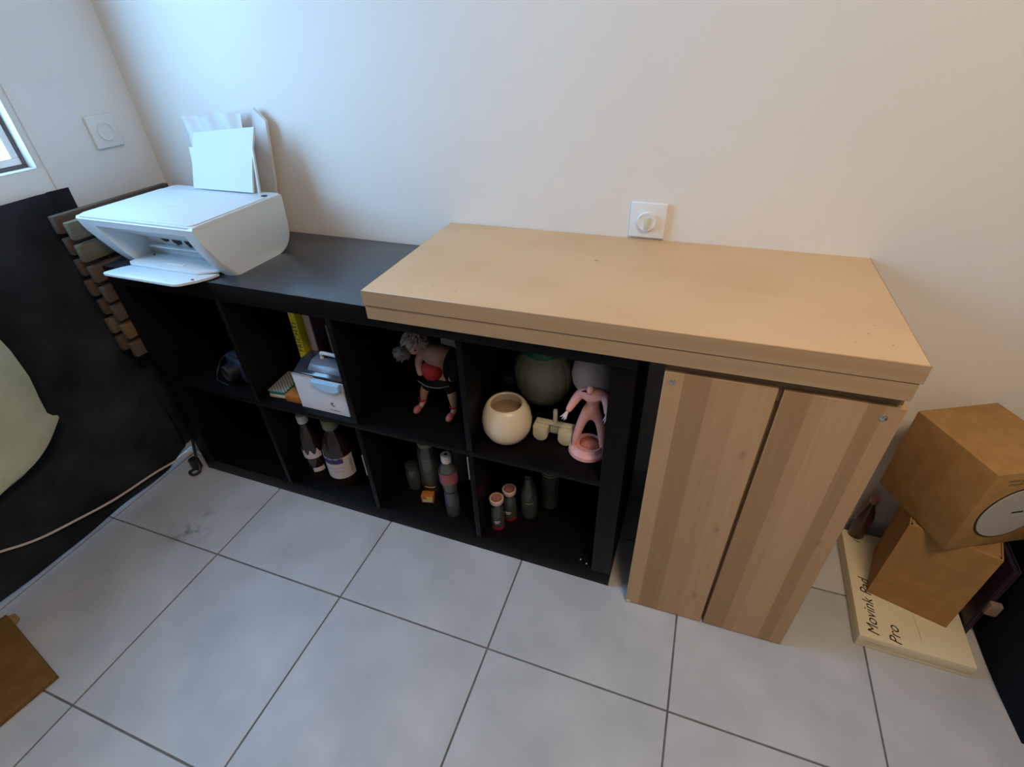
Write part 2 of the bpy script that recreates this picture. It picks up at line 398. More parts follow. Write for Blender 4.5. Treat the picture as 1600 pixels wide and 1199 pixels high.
# casing and glazed door leaf
trim = thing('trim_1', None, None); trim['kind'] = 'structure'
box('casing_board', XL-0.13, XL+0.004, 0.068, 0.1048, 0.0, DZ1, M_lwall, trim, 0.0004)
box('casing_board', XL-0.13, XL+0.004, DY0+0.001, DY0+0.037, 0.0, DZ1, M_lwall, trim, 0.002)
box('casing_head', XL-0.13, XL+0.004, DY0+0.038, 0.067, DZ1-0.036, DZ1-0.001, M_lwall, trim, 0.002)
door = thing('door_1', None, None); door['kind'] = 'structure'
GZ0, GZ1, GY0, GY1 = 1.03, 2.05, -0.78, 0.052
Dy0, Dy1, Dz0, Dz1 = DY0+0.04, 0.06795, 0.013, DZ1-0.04
bm = bmesh.new()
bbox(bm, XL-0.05, XL, Dy0, Dy1, Dz0, GZ0, 0.0004); bbox(bm, XL-0.05, XL, Dy0, Dy1, GZ1, Dz1, 0.0015)
bbox(bm, XL-0.05, XL, Dy0, GY0, GZ0, GZ1, 0.0004); bbox(bm, XL-0.05, XL, GY1, Dy1, GZ0, GZ1, 0.0004)
finish('door_leaf', bm, M_lwall, door, True)
def ring(name, y0, y1, z0, z1, wd, xa, xb, m, par):
    bm = bmesh.new()
    bbox(bm, xa, xb, y0, y1, z0, z0+wd, 0.0012, 1); bbox(bm, xa, xb, y0, y1, z1-wd, z1, 0.0012, 1)
    bbox(bm, xa, xb, y0, y0+wd, z0+wd, z1-wd, 0.0012, 1); bbox(bm, xa, xb, y1-wd, y1, z0+wd, z1-wd, 0.0012, 1)
    return finish(name, bm, m, par, True)
M_gask = mat('grey_gasket', (0.12, 0.10, 0.11), 0.6)
ring('glazing_bead', GY0+.0001, GY1-.0001, GZ0+.0001, GZ1-.0001, 0.0025, XL-0.036, XL+0.001, M_white, door)
ring('gasket', GY0+.0027, GY1-.0027, GZ0+.0027, GZ1-.0027, 0.009, XL-0.046, XL-0.032, M_gask, door)
ring('sash', GY0+.0118, GY1-.0118, GZ0+.0118, GZ1-.0118, 0.018, XL-0.050, XL-0.034, M_white, door)
pn = box('pane', XL-0.046, XL-0.042, GY0+.025, GY1-.025, GZ0+.025, GZ1-.025, M_pane, door)
# outside step and balcony wall seen by light only
st = box('trim_2', XL-1.8, XL-0.14, DY0-0.6, DY1+0.4, -0.06, -0.003, mat('stone_step', (0.75, 0.75, 0.72), 0.7)); tag(st, kind='structure')

# ------------------------------------------------------------------ black shelf unit
T = 0.0522; HH = 0.7905; WD = 1.4925; DP = 0.385; CELL = 0.335; PT = 0.016
z1 = T+CELL+PT
sh = thing('shelf_unit', 'long low black shelf unit of eight open square cubbies against the wall', 'shelf unit', (0, 0, 0))
BV = 0.0012
box('top_panel', 0, WD, 0, DP, HH-T, HH-0.0011, M_black, sh, BV)
box('sheen_top_surface', 0.0004, WD-0.0004, 0.0003, DP-0.0004, HH-0.0010, HH, mat('black_top_sheen', (0.024, 0.029, 0.036), 0.26, c2=(0.030, 0.036, 0.045), scale=(4, 60, 60), spec=1.0), sh, 0.0006, 2)  # same laminate, with the bluish wall and sky reflection put into its colour
box('bottom_panel', 0, WD, 0, DP, 0, T, M_black, sh, BV)
box('side_panel', 0, T, 0, DP, T+.0002, HH-T-.0002, M_black, sh, BV)
box('side_panel', WD-T, WD, 0, DP, T+.0002, HH-T-.0002, M_black, sh, BV)
box('middle_shelf', T+.0002, WD-T-.0002, 0.001, DP-.006, T+CELL, z1, M_black, sh, 0.0008)
for i in (1, 2, 3):
    xd = T+i*(CELL+PT)-PT
    box('divider', xd, xd+PT, 0.001, DP-.006, T+.0002, T+CELL-.0002, M_black, sh, 0.0008)
    box('divider', xd, xd+PT, 0.001, DP-.006, z1+.0002, HH-T-.0002, M_black, sh, 0.0008)
box('back_panel', 0.001, WD-0.001, DP-0.005, DP-0.001, 0.002, HH-0.054, M_black, sh)  # added black sheet standing in for the shade behind the open-backed cubbies
def cx(i, f): return T + i*(CELL+PT) + f*CELL

# ------------------------------------------------------------------ oak cabinet
cab = thing('cabinet', 'oak veneer cabinet with two tall handleless doors under the tabletop boards', 'cabinet', (1.5455, -0.030, 0), 0.020)
CW, CH = 0.392, 0.7895
carc = woodgrain('oak_carcass', (0.33, 0.22, 0.12), (0.40, 0.28, 0.16), 'z')
box('carcass', 0.001, CW-0.001, 0.0195, 0.40, 0.004, CH-0.001, carc, cab, 0.001)
box('top_rail', 0.004, CW-0.004, 0.010, 0.0193, 0.735, CH-0.002, woodgrain('dark_rail', (0.17, 0.10, 0.045), (0.22, 0.135, 0.06), 'x'), cab, 0.0005)
bm = bmesh.new(); bbox(bm, 0, 0.1965, 0, 0.0188, 0.003, 0.768, 0.0012, 1); d1 = finish('door', bm, M_stave, cab, True)
bm = bmesh.new(); bbox(bm, 0.204, CW, 0, 0.0188, 0.003, 0.766, 0.0012, 1)
for v in bm.verts:
    if v.co.z > 0.4: v.co.x += 0.002; 
d2 = finish('door', bm, M_stave, cab, True)
def screw(name, x, z, par, m=M_steel):
    bm = bmesh.new()
    lathe_bm(bm, [(0, 0.002), (0.0018, 0.0019), (0.0020, 0.0008), (0.003, 0.0008), (0.0034, 0.0022), (0.0058, 0.0014), (0.0062, 0.0)], 20)
    for v in bm.verts: v.co = Vector((x+v.co.x, -v.co.z, z+v.co.y))
    return finish(name, bm, m, par, True)
screw('screw', 0.0165, 0.7465, d1); screw('screw', 0.366, 0.742, d2); screw('screw', 0.008, 0.006, d1, M_pla)

# ------------------------------------------------------------------ two stacked boards
def slab(label, x0, y0, lx, ly, z0, h, rz, top):
    t = thing('tabletop_board', label, 'board', (x0, y0, z0), rz, None)
    box('board_core', 0.0015, lx-0.0015, 0.0015, ly-0.0015, 0, h, M_board, t, 0.0008, 1)
    box('edge_band', 0, lx, -0.0002, 0.0014, 0.0004, h-0.0008, M_edge, t, 0.0003, 1)
    box('edge_band', 0, lx, ly-0.0014, ly+0.0002, 0.0004, h-0.0008, M_edge, t, 0.0003, 1)
    box('edge_band', -0.0002, 0.0014, 0.0016, ly-0.0016, 0.0004, h-0.0008, M_edge, t, 0.0003, 1)
    box('edge_band', lx-0.0014, lx+0.0002, 0.0016, ly-0.0016, 0.0004, h-0.0008, M_edge, t, 0.0003, 1)
    return t
slab('lower of the two stacked thick beech boards, resting on the black shelf unit and cabinet', 0.9085, -0.0500, 1.022, 0.452, HH+0.0003, 0.0345, 0.0135, False)
slab('upper of the two stacked thick beech boards, its smooth pale face on top', 0.9085, -0.0545, 1.026, 0.456, HH+0.0358, 0.0345, 0.0170, True)

# ------------------------------------------------------------------ sockets
def socket_back():
    x0, x1, za, zb = 1.3915, 1.4815, 0.865, 0.950
    yy = yb(1.436)
    t = thing('wall_outlet', 'square white outlet plate with round insert on the wall behind the beech boards', 'outlet', (1.4365, yy, 0.9085))
    bm = bmesh.new(); bbox(bm, -0.043, 0.043, -0.009, 0.0, -0.0425, 0.0425, 0.003, 3); finish('plate', bm, M_white, t, True)
    bm = bmesh.new(); lathe_bm(bm, [(0.023, 0.0), (0.0225, 0.007), (0.021, 0.0095), (0.019, 0.0085), (0, 0.0082)], 40)
    for v in bm.verts: v.co = Vector((v.co.x-0.002, -0.009-v.co.z, v.co.y-0.001))
    ins = finish('round_insert', bm, M_white, t, True)
    box('key_bar', -0.0060, 0.0040, -0.0225, -0.0165, -0.017, 0.010, M_lime, ins, 0.001)
    return t
socket_back()
def socket_left():
    t = thing('wall_outlet', 'white round-well outlet plate on the left wall beside the glazed door', 'outlet', (XL, 0.265, 1.087))
    bm = bmesh.new(); bbox(bm, 0.0, 0.010, -0.042, 0.042, -0.043, 0.043, 0.003, 3); finish('plate', bm, M_lwall, t, True)
    bm = bmesh.new(); lathe_bm(bm, [(0.024, 0.0), (0.024, 0.0035), (0.0215, 0.0035), (0.020, -0.006), (0, -0.006)], 40)
    for v in bm.verts: v.co = Vector((0.0101+v.co.z, v.co.x, v.co.y))
    w = finish('round_well', bm, M_lwall, t, True)
    for s in (-1, 1):
        bm = bmesh.new(); lathe_bm(bm, [(0.003, 0), (0.003, 0.0012), (0, 0.0012)], 12)
        for v in bm.verts: v.co = Vector((0.0045+v.co.z, v.co.x+s*0.0095, v.co.y))
        finish('pin_hole', bm, M_slot, w)
    return t
socket_left()

# ------------------------------------------------------------------ black cloth on the door
bm = bmesh.new()
ny, nz = 90, 46
Y0c, Y1c = -1.15, 0.093
vg = {}
for side in (0, 1):
    for i in range(ny+1):
        for j in range(nz+1):
            v = j/nz; y = Y0c+(Y1c-Y0c)*i/ny
            hem = 0.016 + 0.002*math.sin(y*17) + (0.030*max(0, min(1, (y+0.06)/0.08)))
            top = 0.9735 - 0.004*abs(math.sin(y*6.0))
            z = hem+(top-hem)*v
            amp = 0.012*(math.sin(PI*min(1, v+0.02))**0.6) + 0.0015
            f = math.sin(y*15+z*5.5+1.3) * 0.55 + 0.45*math.sin(y*31-z*9)
            xx = -0.122 + amp*f + 0.008*(1-v)*(1 if y < -0.08 else max(0.0, (-y)/0.08))
            if y > 0.03: xx = -0.134 + 0.003*math.sin(z*20)
            vg[side, i, j] = bm.verts.new((xx - 0.0025*side, y+0.004*math.sin(z*9)*(1-v), z))
for i in range(ny):
    for j in range(nz):
        bm.faces.new([vg[0, i, j], vg[0, i+1, j], vg[0, i+1, j+1], vg[0, i, j+1]])
        bm.faces.new([vg[1, i, j], vg[1, i, j+1], vg[1, i+1, j+1], vg[1, i+1, j]])
for i in range(ny):
    for j in (0, nz): bm.faces.new([vg[0, i, j], vg[1, i, j], vg[1, i+1, j], vg[0, i+1, j]])
for j in range(nz):
    for i in (0, ny): bm.faces.new([vg[0, i, j], vg[0, i, j+1], vg[1, i, j+1], vg[1, i, j]])
tag(finish('hanging_cloth', bm, M_cloth, smooth=True), 'large black cloth hung over the lower part of the glazed door', 'cloth')

# pale green blanket corner in front of it
bm = bmesh.new()
outline = [(-0.40, 1.00), (-0.30, 0.90), (-0.280, 0.80), (-0.274, 0.714), (-0.270, 0.658), (-0.275, 0.585), (-0.288, 0.523), (-0.293, 0.475), (-0.284, 0.457), (-0.268, 0.446), (-0.300, 0.420), (-0.3346, 0.390), (-0.3746, 0.3605), (-0.4193, 0.3392), (-0.483, 0.3325), (-0.5262, 0.330), (-0.62, 0.26), (-0.9, 0.20)]
from mathutils.geometry import tessellate_polygon
def gx(y, z): return -0.052 + 0.016*math.sin(y*21+z*5) + 0.008*math.sin(z*17+y*6)
# grid clipped by outline: rows in z
rows = 90; cols = 30
def right_edge(z):
    best = -1.05
    P = outline
    for a, b in zip(P, P[1:]):
        if (a[1]-z)*(b[1]-z) <= 0 and abs(a[1]-b[1]) > 1e-6:
            t = (z-a[1])/(b[1]-a[1]); best = max(best, a[0]+(b[0]-a[0])*t)
    return best
G = {}
for side in (0, 1):
    for j in range(rows+1):
        z = 0.205+(0.965-0.205)*j/rows; re = right_edge(z)
        for i in range(cols+1):
            t = i/cols; y = -1.05+(re+1.05)*t
            th_ = 0.006*math.sqrt(max(0.0, 1-t**16))+0.001
            G[side, i, j] = bm.verts.new((gx(y, z)+(th_ if side == 0 else -th_), y, z))
for i in range(cols):
    for j in range(rows):
        bm.faces.new([G[0, i, j], G[0, i+1, j], G[0, i+1, j+1], G[0, i, j+1]]); bm.faces.new([G[1, i, j], G[1, i, j+1], G[1, i+1, j+1], G[1, i+1, j]])
    for j in (0, rows): bm.faces.new([G[0, i, j], G[1, i, j], G[1, i+1, j], G[0, i+1, j]])
for j in range(rows):
    for i in (0, cols): bm.faces.new([G[0, i, j], G[0, i, j+1], G[1, i, j+1], G[1, i, j]])
tag(finish('blanket', bm, M_green, smooth=True), 'pale green blanket with a pointed corner hanging before the black cloth', 'blanket')

# ------------------------------------------------------------------ slatted wood panels
def slatpanel(label, x, zs, y0, y1, th, h, mats):
    t = thing('slatted_panel', label, 'slatted panel', (x, 0, 0))
    for k, z in enumerate(zs):
        ya = y0 + random.uniform(-0.004, 0.004)
        o = box('slat', -th/2, th/2, ya, y1, z-h/2, z+h/2, mats[k], t, 0.003, 2)
        o.location.x = random.uniform(-0.002, 0.002)
    for yy in (y0+0.075, y1-0.06):
        box('batten', -th/2-0.017, -th/2-0.0025, yy, yy+0.03, 0.0, zs[0]+h/2-0.012, M_leg, t, 0.001)
    return t
A = M_slat; B_ = M_slat2; O_ = M_slat3
slatpanel('weathered brown slatted wood panel standing nearest the black hanging cloth', -0.070, [0.905-k*0.0615 for k in range(7)], -0.022, 0.335, 0.022, 0.047,
          [A, A, A, A, A, B_, A])
slatpanel('slatted wood panel with a greenish and an ochre slat, tight beside the shelf unit', -0.018, [0.893-k*0.0615 for k in range(7)], -0.024, 0.33, 0.022, 0.047,
          [B_, B_, A, A, A, O_, A])

# ------------------------------------------------------------------ printer
P = thing('printer', 'white inkjet printer with its front paper tray folded down on the shelf unit', 'printer', (0, 0, HH))
h = 0.150
# body cross-section in (y,z): front face sweeps inward towards the base
def bez(p0, p1, p2, n=8): return [tuple((1-t)**2*a+2*t*(1-t)*b+t*t*c for a, b, c in zip(p0, p1, p2)) for t in [k/n for k in range(n+1)]]
front = bez((-0.024, h-0.006), (0.003, 0.055), (0.050, 0.0), 10)
back = bez((0.232, 0.0), (0.275, 0.004), (0.283, 0.05), 6) + [(0.283, h-0.004), (0.279, h)]
prof = [(-0.020, h)] + front + back
xl, xr = 0.040, 0.440
recz = 0.112; recx0, recx1 = 0.094, 0.402
bm = bmesh.new()
# left cheek, right cheek (rounded base edge), middle (above and behind the recess)
def cheek(x0, x1, rnd):
    n = len(prof)
    cyc, czc = 0.12, 0.08
    steps = [(x0, 0), (x1, 0)]
    if rnd == 'R': steps = [(x0, 0), (x1-0.022, 0), (x1-0.010, 0.004), (x1-0.003, 0.011), (x1, 0.022)]
    if rnd == 'L': steps = [(x0, 0.022), (x0+0.003, 0.011), (x0+0.010, 0.004), (x0+0.022, 0), (x1, 0)]
    rings = []
    for (xx, ins) in steps:
        R_ = []
        for (y, z) in prof:
            k = max(0, 1-z/0.11)      # only the lower part is pulled in
            yy = y + (ins if y < 0.15 else -ins)*k*0.8; zz = z + ins*k*0.0
            R_.append(bm.verts.new((xx, yy, zz)))
        rings.append(R_)
    for A_, B2 in zip(rings, rings[1:]):
        for i in range(n): bm.faces.new((A_[i], A_[(i+1) % n], B2[(i+1) % n], B2[i]))
    bm.faces.new(rings[0]); bm.faces.new(rings[-1][::-1])
cheek(xl, recx0, 'L'); cheek(recx1, xr, 'R')
fr = [p for p in front if p[1] >= recz]
yb_ = lambda z: min(front, key=lambda p: abs(p[1]-z))[0]
mid = [(-0.020, h)] + fr + [(0.016, recz-0.004), (0.095, 0.060), (0.098, 0.044), (0.098, 0.0)] + back
prism(bm, mid, 'x', recx0, recx1)
finish('body', bm, M_printer, P, True)
box('recess_floor', recx0+.0005, recx1-.0005, 0.052, 0.0975, 0.003, 0.016, M_printer, P, 0.001)
# flatbed lid, a slightly inset slab with rounded corners
def rrect(x0, x1, y0, y1, rs, n=5):
    pts = []
    for (cx_, cy_, a0), r in zip(((x1, y1, 0), (x0, y1, PI/2), (x0, y0, PI), (x1, y0, 3*PI/2)), rs):
        ox = cx_ - r if a0 in (0, 3*PI/2) else cx_ + r; oy = cy_ - r if a0 in (0, PI/2) else cy_ + r
        for k in range(n+1):
            a = a0+PI/2*k/n; pts.append((ox+r*math.cos(a), oy+r*math.sin(a)))
    return pts
pr('lid', rrect(xl+0.006, xr-0.006, -0.015, 0.232, (0.010, 0.008, 0.014, 0.016)), 'z', h+0.0012, h+0.0040, M_printer, P, 0.0007)
pr('top_rim', rrect(xl-.0008, xr+.0008, -0.0225, 0.2835, (0.016, 0.012, 0.018, 0.020)), 'z', h-0.006, h+0.0010, M_printer, P, 0.0012)
# torn dark paper-feed slot
for (a, b, c) in ((0.150, 0.180, 0.006), (0.190, 0.226, 0.010), (0.236, 0.268, 0.011), (0.275, 0.300, 0.008), (0.312, 0.335, 0.006)):
    pr('feed_slot', [(a, 0.0605), (b, 0.0605), (b-0.002, 0.0605-c), ((a+b)/2, 0.0605-c*1.5), (a+0.003, 0.0605-c*0.6)], 'y', 0.0940, 0.0985, M_slot, P)
box('slot_lip', recx0+0.02, recx1-0.01, 0.078, 0.096, 0.0385, 0.044, M_printer, P, 0.001)
screw_ = lathe('peg', [(0.002, -0.002), (0.002, 0.003), (0, 0.003)], M_slot, P, 10, c=(recx0+0.03, 0.075, 0.017))
# tray: two leaves with rounded outer corners
tr = pr('output_tray', [(0.094, 0.070), (0.392, 0.070), (0.397, 0.040), (0.352, 0.010), (0.110, 0.010), (0.094, 0.020)], 'z', 0.010, 0.0165, M_printer, P, 0.0012)
pts = [(0.106, 0.012), (0.350, 0.012), (0.398, 0.036)] + [(0.394, 0.014), (0.376, -0.018), (0.352, -0.044)] + bez((0.352, -0.044), (0.344, -0.053), (0.330, -0.053), 4) + bez((0.090, -0.053), (0.076, -0.052), (0.078, -0.040), 4) + [(0.092, -0.006)]
tr2 = pr('tray_extension', pts, 'z', 0.0025, 0.0095, M_printer, P, 0.0012)
box('tray_grip', 0.220, 0.280, 0.032, 0.042, 0.0166, 0.0185, M_white, tr, 0.0008)
box('extension_ridge', 0.155, 0.300, -0.043, -0.040, 0.0094, 0.0108, M_white, tr2, 0.0003)
box('side_latch', 0.360, 0.366, -0.020, -0.014, 0.0094, 0.0115, M_boot, tr2, 0.0003)
M_lg = mat('embossed_mark', (0.70, 0.72, 0.74), 0.4)
bm = bmesh.new()
lathe_bm(bm, [(0.011, 0), (0.011, 0.0004), (0.0098, 0.0004), (0.0098, 0)], 28, c=(0.235, 0.100, h+0.0040)); finish('round_emblem', bm, M_lg, P)
box('hinge_latch', xr-0.032, xr-0.018, 0.240, 0.250, h+0.001, h+0.004, M_slot, P, 0.001)
# rear paper support
sup = [(0.262, h-0.02), (0.268, h-0.02), (0.293, h+0.110), (0.289, h+0.112)]
pr('paper_support', sup, 'x', 0.372, 0.379, M_printer, P, 0.0008)
pr('paper_support_plate', [(0.276, h-0.02), (0.280, h-0.02), (0.306, h+0.105), (0.302, h+0.106)], 'x', 0.13, 0.368, M_printer, P, 0.0008)

# loaded sheets, curling
def sheet(name, corners, m, label, cat, curve=0.0, nx=12, nz=16, th=0.0008, edge=None):
    bl, br, tr_, tl = [Vector(c) for c in corners]
    n = (br-bl).cross(tl-bl).normalized()
    bm = bmesh.new(); V = {}
    for s in (0, 1):
        for i in range(nx+1):
            for j in range(nz+1):
                u, v = i/nx, j/nz
                p = bl*(1-u)*(1-v)+br*u*(1-v)+tr_*u*v+tl*(1-u)*v + n*curve*(math.sin(PI*v)) + n*th*s
                if edge: p = edge(p, u, v)
                V[s, i, j] = bm.verts.new(p)
    for i in range(nx):
        for j in range(nz):
            bm.faces.new([V[0, i, j], V[0, i+1, j], V[0, i+1, j+1], V[0, i, j+1]]); bm.faces.new([V[1, i, j], V[1, i, j+1], V[1, i+1, j+1], V[1, i+1, j]])
        for j in (0, nz): bm.faces.new([V[0, i, j], V[1, i, j], V[1, i+1, j], V[0, i+1, j]])
    for j in range(nz):
        for i in (0, nx): bm.faces.new([V[0, i, j], V[0, i, j+1], V[1, i, j+1], V[1, i, j]])
    o = finish(name, bm, m, None, True); return tag(o, label, cat)
ZT = HH+h
sheet('paper_sheet', [(0.146, 0.262, ZT+0.002), (0.366, 0.262, ZT+0.002), (0.3807, 0.320, 1.101), (0.1537, 0.320, 1.081)], M_paper,
      'flat white paper standing in the rear feed of the printer', 'paper', 0.004, th=0.006)
def crump(p, u, v):
    q = p.copy()
    q.x += 0.010*math.sin(v*9+u*3); q.y += 0.007*math.sin(u*17+v*4)*v
    q.z += v**4*(0.004*math.sin(u*11+0.5)+0.0015*math.sin(u*29))
    if u > 0.9: q.x += 0
    return q
sheet('crumpled_paper', [(0.10, 0.322, 0.84), (0.30, 0.322, 0.84), (0.318, 0.346, 1.134), (0.092, 0.346, 1.116)], M_bag,
      'crumpled white wrapping paper sticking up behind the printer paper', 'paper', 0.0, 26, 22, 0.001, crump)
bm = bmesh.new(); prism(bm, [(0.16, 0.0), (0.318, 0.0), (0.350, 0.16), (0.372, 0.318), (0.338, 0.349), (0.22, 0.318)], 'y', 0.0, 0.009)
bmesh.ops.bevel(bm, geom=list(bm.edges), offset=0.0015, segments=2, affect='EDGES')
for v in bm.verts: v.co.y += v.co.z*0.045
wb = finish('white_board', bm, M_bag, None, True, (0, 0.3575, HH+0.0005)); tag(wb, 'white foam board leaning on the wall behind the printer, its lower corner marked black', 'board')
bm = bmesh.new(); prism(bm, [(0.286, 0.040), (0.304, 0.040), (0.292, 0.018)], 'y', -0.0006, 0.0)
for v in bm.verts: v.co.y += v.co.z*0.045
k = finish('corner_mark', bm, M_ink); k.parent = wb
# ------------------------------------------------------------------ white cord, plug, hose
pl = thing('power_lead', 'white cord along the black cloth ending in a black plug by the shelf unit corner', 'cable', (-0.030, -0.018, 0))
_cp = [(0.005, 0.03, 0.010), (-0.035, 0.032, 0.012), (-0.082, 0.022, 0.036), (-0.086, -0.055, 0.050), (-0.088, -0.126, 0.062), (-0.088, -0.2627, 0.077), (-0.088, -0.375, 0.103), (-0.088, -0.473, 0.131), (-0.088, -0.551, 0.172), (-0.087, -0.66, 0.24), (-0.086, -0.8, 0.33)]
tube('cord', [(a_+0.030, b_+0.018, c_) for a_, b_, c_ in _cp], 0.0036, M_cord, pl, 8, 6)
bm = bmesh.new(); bbox(bm, -0.020, 0.014, -0.012, 0.016, 0.0, 0.052, 0.008, 2); finish('adapter_body', bm, M_dark, pl, True)
tube('lead', [(0.0, -0.010, 0.010), (-0.010, -0.028, 0.006), (0.016, -0.034, 0.006), (0.026, -0.014, 0.010), (0.010, 0.005, 0.032), (-0.010, 0.02, 0.05), (-0.006, 0.035, 0.12)], 0.005, M_dark, pl, 8, 5)

# ------------------------------------------------------------------ flat carton, lower left
c = thing('flattened_carton', 'brown flattened cardboard carton lying on the tiles near the door', 'cardboard', (0.2414, -0.7014, 0), math.atan2(-0.052, 0.29)+0.0)
pr('sheet', [(-0.315, -0.50), (0.015, -0.50), (0.0, 0.0), (-0.30, 0.008), (-0.315, 0.008)], 'z', 0.0005, 0.013, M_cardd, c, 0.002)
pr('tab', [(-0.262, 0.004), (-0.275, 0.022), (-0.305, 0.022), (-0.313, 0.004)], 'z', 0.002, 0.007, M_cardin, c, 0.001)

# ------------------------------------------------------------------ contents: helper
def item(*a, **k): return thing(*a, **k)

# --- top row, first cubby: dim gadget
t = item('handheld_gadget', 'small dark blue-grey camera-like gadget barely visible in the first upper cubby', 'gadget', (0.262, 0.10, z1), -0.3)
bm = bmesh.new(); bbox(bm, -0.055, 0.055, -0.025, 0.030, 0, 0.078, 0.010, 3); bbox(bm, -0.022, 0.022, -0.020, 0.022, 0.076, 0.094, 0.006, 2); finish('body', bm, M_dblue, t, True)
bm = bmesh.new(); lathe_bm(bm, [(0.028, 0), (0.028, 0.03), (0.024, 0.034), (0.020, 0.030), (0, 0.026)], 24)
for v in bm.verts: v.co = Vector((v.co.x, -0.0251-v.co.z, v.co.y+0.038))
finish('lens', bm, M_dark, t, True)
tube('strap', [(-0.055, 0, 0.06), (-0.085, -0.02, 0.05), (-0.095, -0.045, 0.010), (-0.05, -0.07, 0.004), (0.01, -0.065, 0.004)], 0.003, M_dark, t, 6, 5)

# --- top row, second cubby
t = item('book', 'tall book with a bright yellow spine lettered FRICHTI, leaning in the second upper cubby', 'book', (0.505, 0.115, z1))
Mb = Matrix.Rotation(math.radians(1.5), 4, 'Y')
bm = bmesh.new(); bbox(bm, -0.0115, 0.0115, 0.002, 0.19, 0.001, 0.290, 0.001, 1, Mb); finish('cover', bm, M_yel, t, True)
bm = bmesh.new(); bbox(bm, -0.0095, 0.0095, 0.012, 0.188, 0.288, 0.2915, 0, 1, Mb); finish('pages', bm, M_paper, t)
text('spine_lettering', 'FRICHTI', 0.0245, M_ink, t, Mb @ basis((0, 0, 1), (-1, 0, 0), (0.0085, 0.0012, 0.128)), space=1.15)
t = item('book', 'book with pale pink spine and maroon cover beside the yellow-spined book', 'book', (0.528, 0.137, z1), -0.12)
box('cover', 0.0, 0.028, 0, 0.16, 0.001, 0.262, M_pinkp, t, 0.0015)
box('front_cover', 0.0282, 0.0300, 0.002, 0.16, 0.002, 0.262, M_maroon, t, 0.0004)
box('cover_picture', 0.0302, 0.0308, 0.03, 0.10, 0.13, 0.19, M_dblue, t)
t = item('book', 'dark teal book lying half hidden behind the white lidded box', 'book', (0.590, 0.150, z1), -0.10)
box('cover', 0, 0.022, 0, 0.15, 0.001, 0.215, M_teald, t, 0.0015)
box('pages', 0.003, 0.019, -0.0012, 0.0, 0.004, 0.212, M_olive, t)
# white box with smoked lid and handle
WX0, WX1, WY0 = 0.5455, 0.7150, 0.022
t = item('lidded_box', 'white plastic box with smoked lid, white handle and blue front lip', 'box', (WX0, WY0, z1))
W_ = WX1-WX0
prof_f = [(0, 0.0005), (W_, 0.0005), (W_, 0.086), (W_*0.62, 0.090), (W_*0.46, 0.116), (W_*0.40, 0.121), (0, 0.121)]
bm = bmesh.new(); prism(bm, prof_f, 'y', 0, 0.004)
bmesh.ops.bevel(bm, geom=list(bm.edges), offset=0.001, segments=1, affect='EDGES'); finish('front_panel', bm, M_wplas, t, True)
box('body', 0.001, W_-0.001, 0.0045, 0.096, 0.0005, 0.112, M_wplas, t, 0.003)
# lid: sloped slab rising backwards
pr('lid', [(0.006, 0.1125), (0.006, 0.122), (0.05, 0.142), (0.098, 0.142), (0.098, 0.1125)], 'x', 0.0005, W_-0.0005, M_dgloss, t, 0.003)
pr('raised_cover', [(0.016, 0.1285), (0.030, 0.142), (0.045, 0.150), (0.080, 0.150), (0.092, 0.1425), (0.05, 0.1422)], 'x', 0.045, W_-0.004, M_greylid, t, 0.002)
lip = [(W_*0.42, 0.118), (W_*0.47, 0.120), (W_-0.002, 0.120), (W_-0.002, 0.099), (W_-0.02, 0.090), (W_*0.62, 0.094), (W_*0.50, 0.108)]
bm = bmesh.new(); prism(bm, lip, 'y', -0.016, -0.001); bmesh.ops.bevel(bm, geom=list(bm.edges), offset=0.002, segments=2, affect='EDGES'); finish('front_lip', bm, M_blue, t, True)
tube('handle', [(0.072, 0.058, 0.148), (0.072, 0.058, 0.162), (0.080, 0.056, 0.168), (0.132, 0.054, 0.168), (0.140, 0.053, 0.162), (0.140, 0.053, 0.148)], 0.0055, M_wplas, t, 10, 5)
tube('rim_wire', [(0.0, -0.0010, 0.1215), (W_*0.40, -0.0010, 0.1215), (W_*0.46, -0.0012, 0.116), (W_*0.62, -0.0014, 0.090), (W_-0.006, -0.0014, 0.086)], 0.0012, M_steel, t, 6, 1, False)
bm = bmesh.new()
lg = [(0.000, 0.006), (0.006, 0.012), (0.0085, 0.0095), (0.0045, 0.006), (0.0115, -0.002), (0.0145, 0.001), (0.0165, -0.001), (0.0115, -0.006)]
tube_bm(bm, [(0.1205, -0.0006, 0.038), (0.1165, -0.0006, 0.042), (0.1125, -0.0006, 0.038), (0.1125, -0.0006, 0.0365), (0.1195, -0.0006, 0.0285), (0.1235, -0.0006, 0.0325)], 0.0011, 6, 1, False); finish('emblem', bm, M_ink, t)
for k_, (a_, b_) in enumerate(((0.104, 0.113), (0.1155, 0.124), (0.1255, 0.138))): box('printed_line', a_, b_, -0.0006, 0.0, 0.0125, 0.0165, M_grey, t)
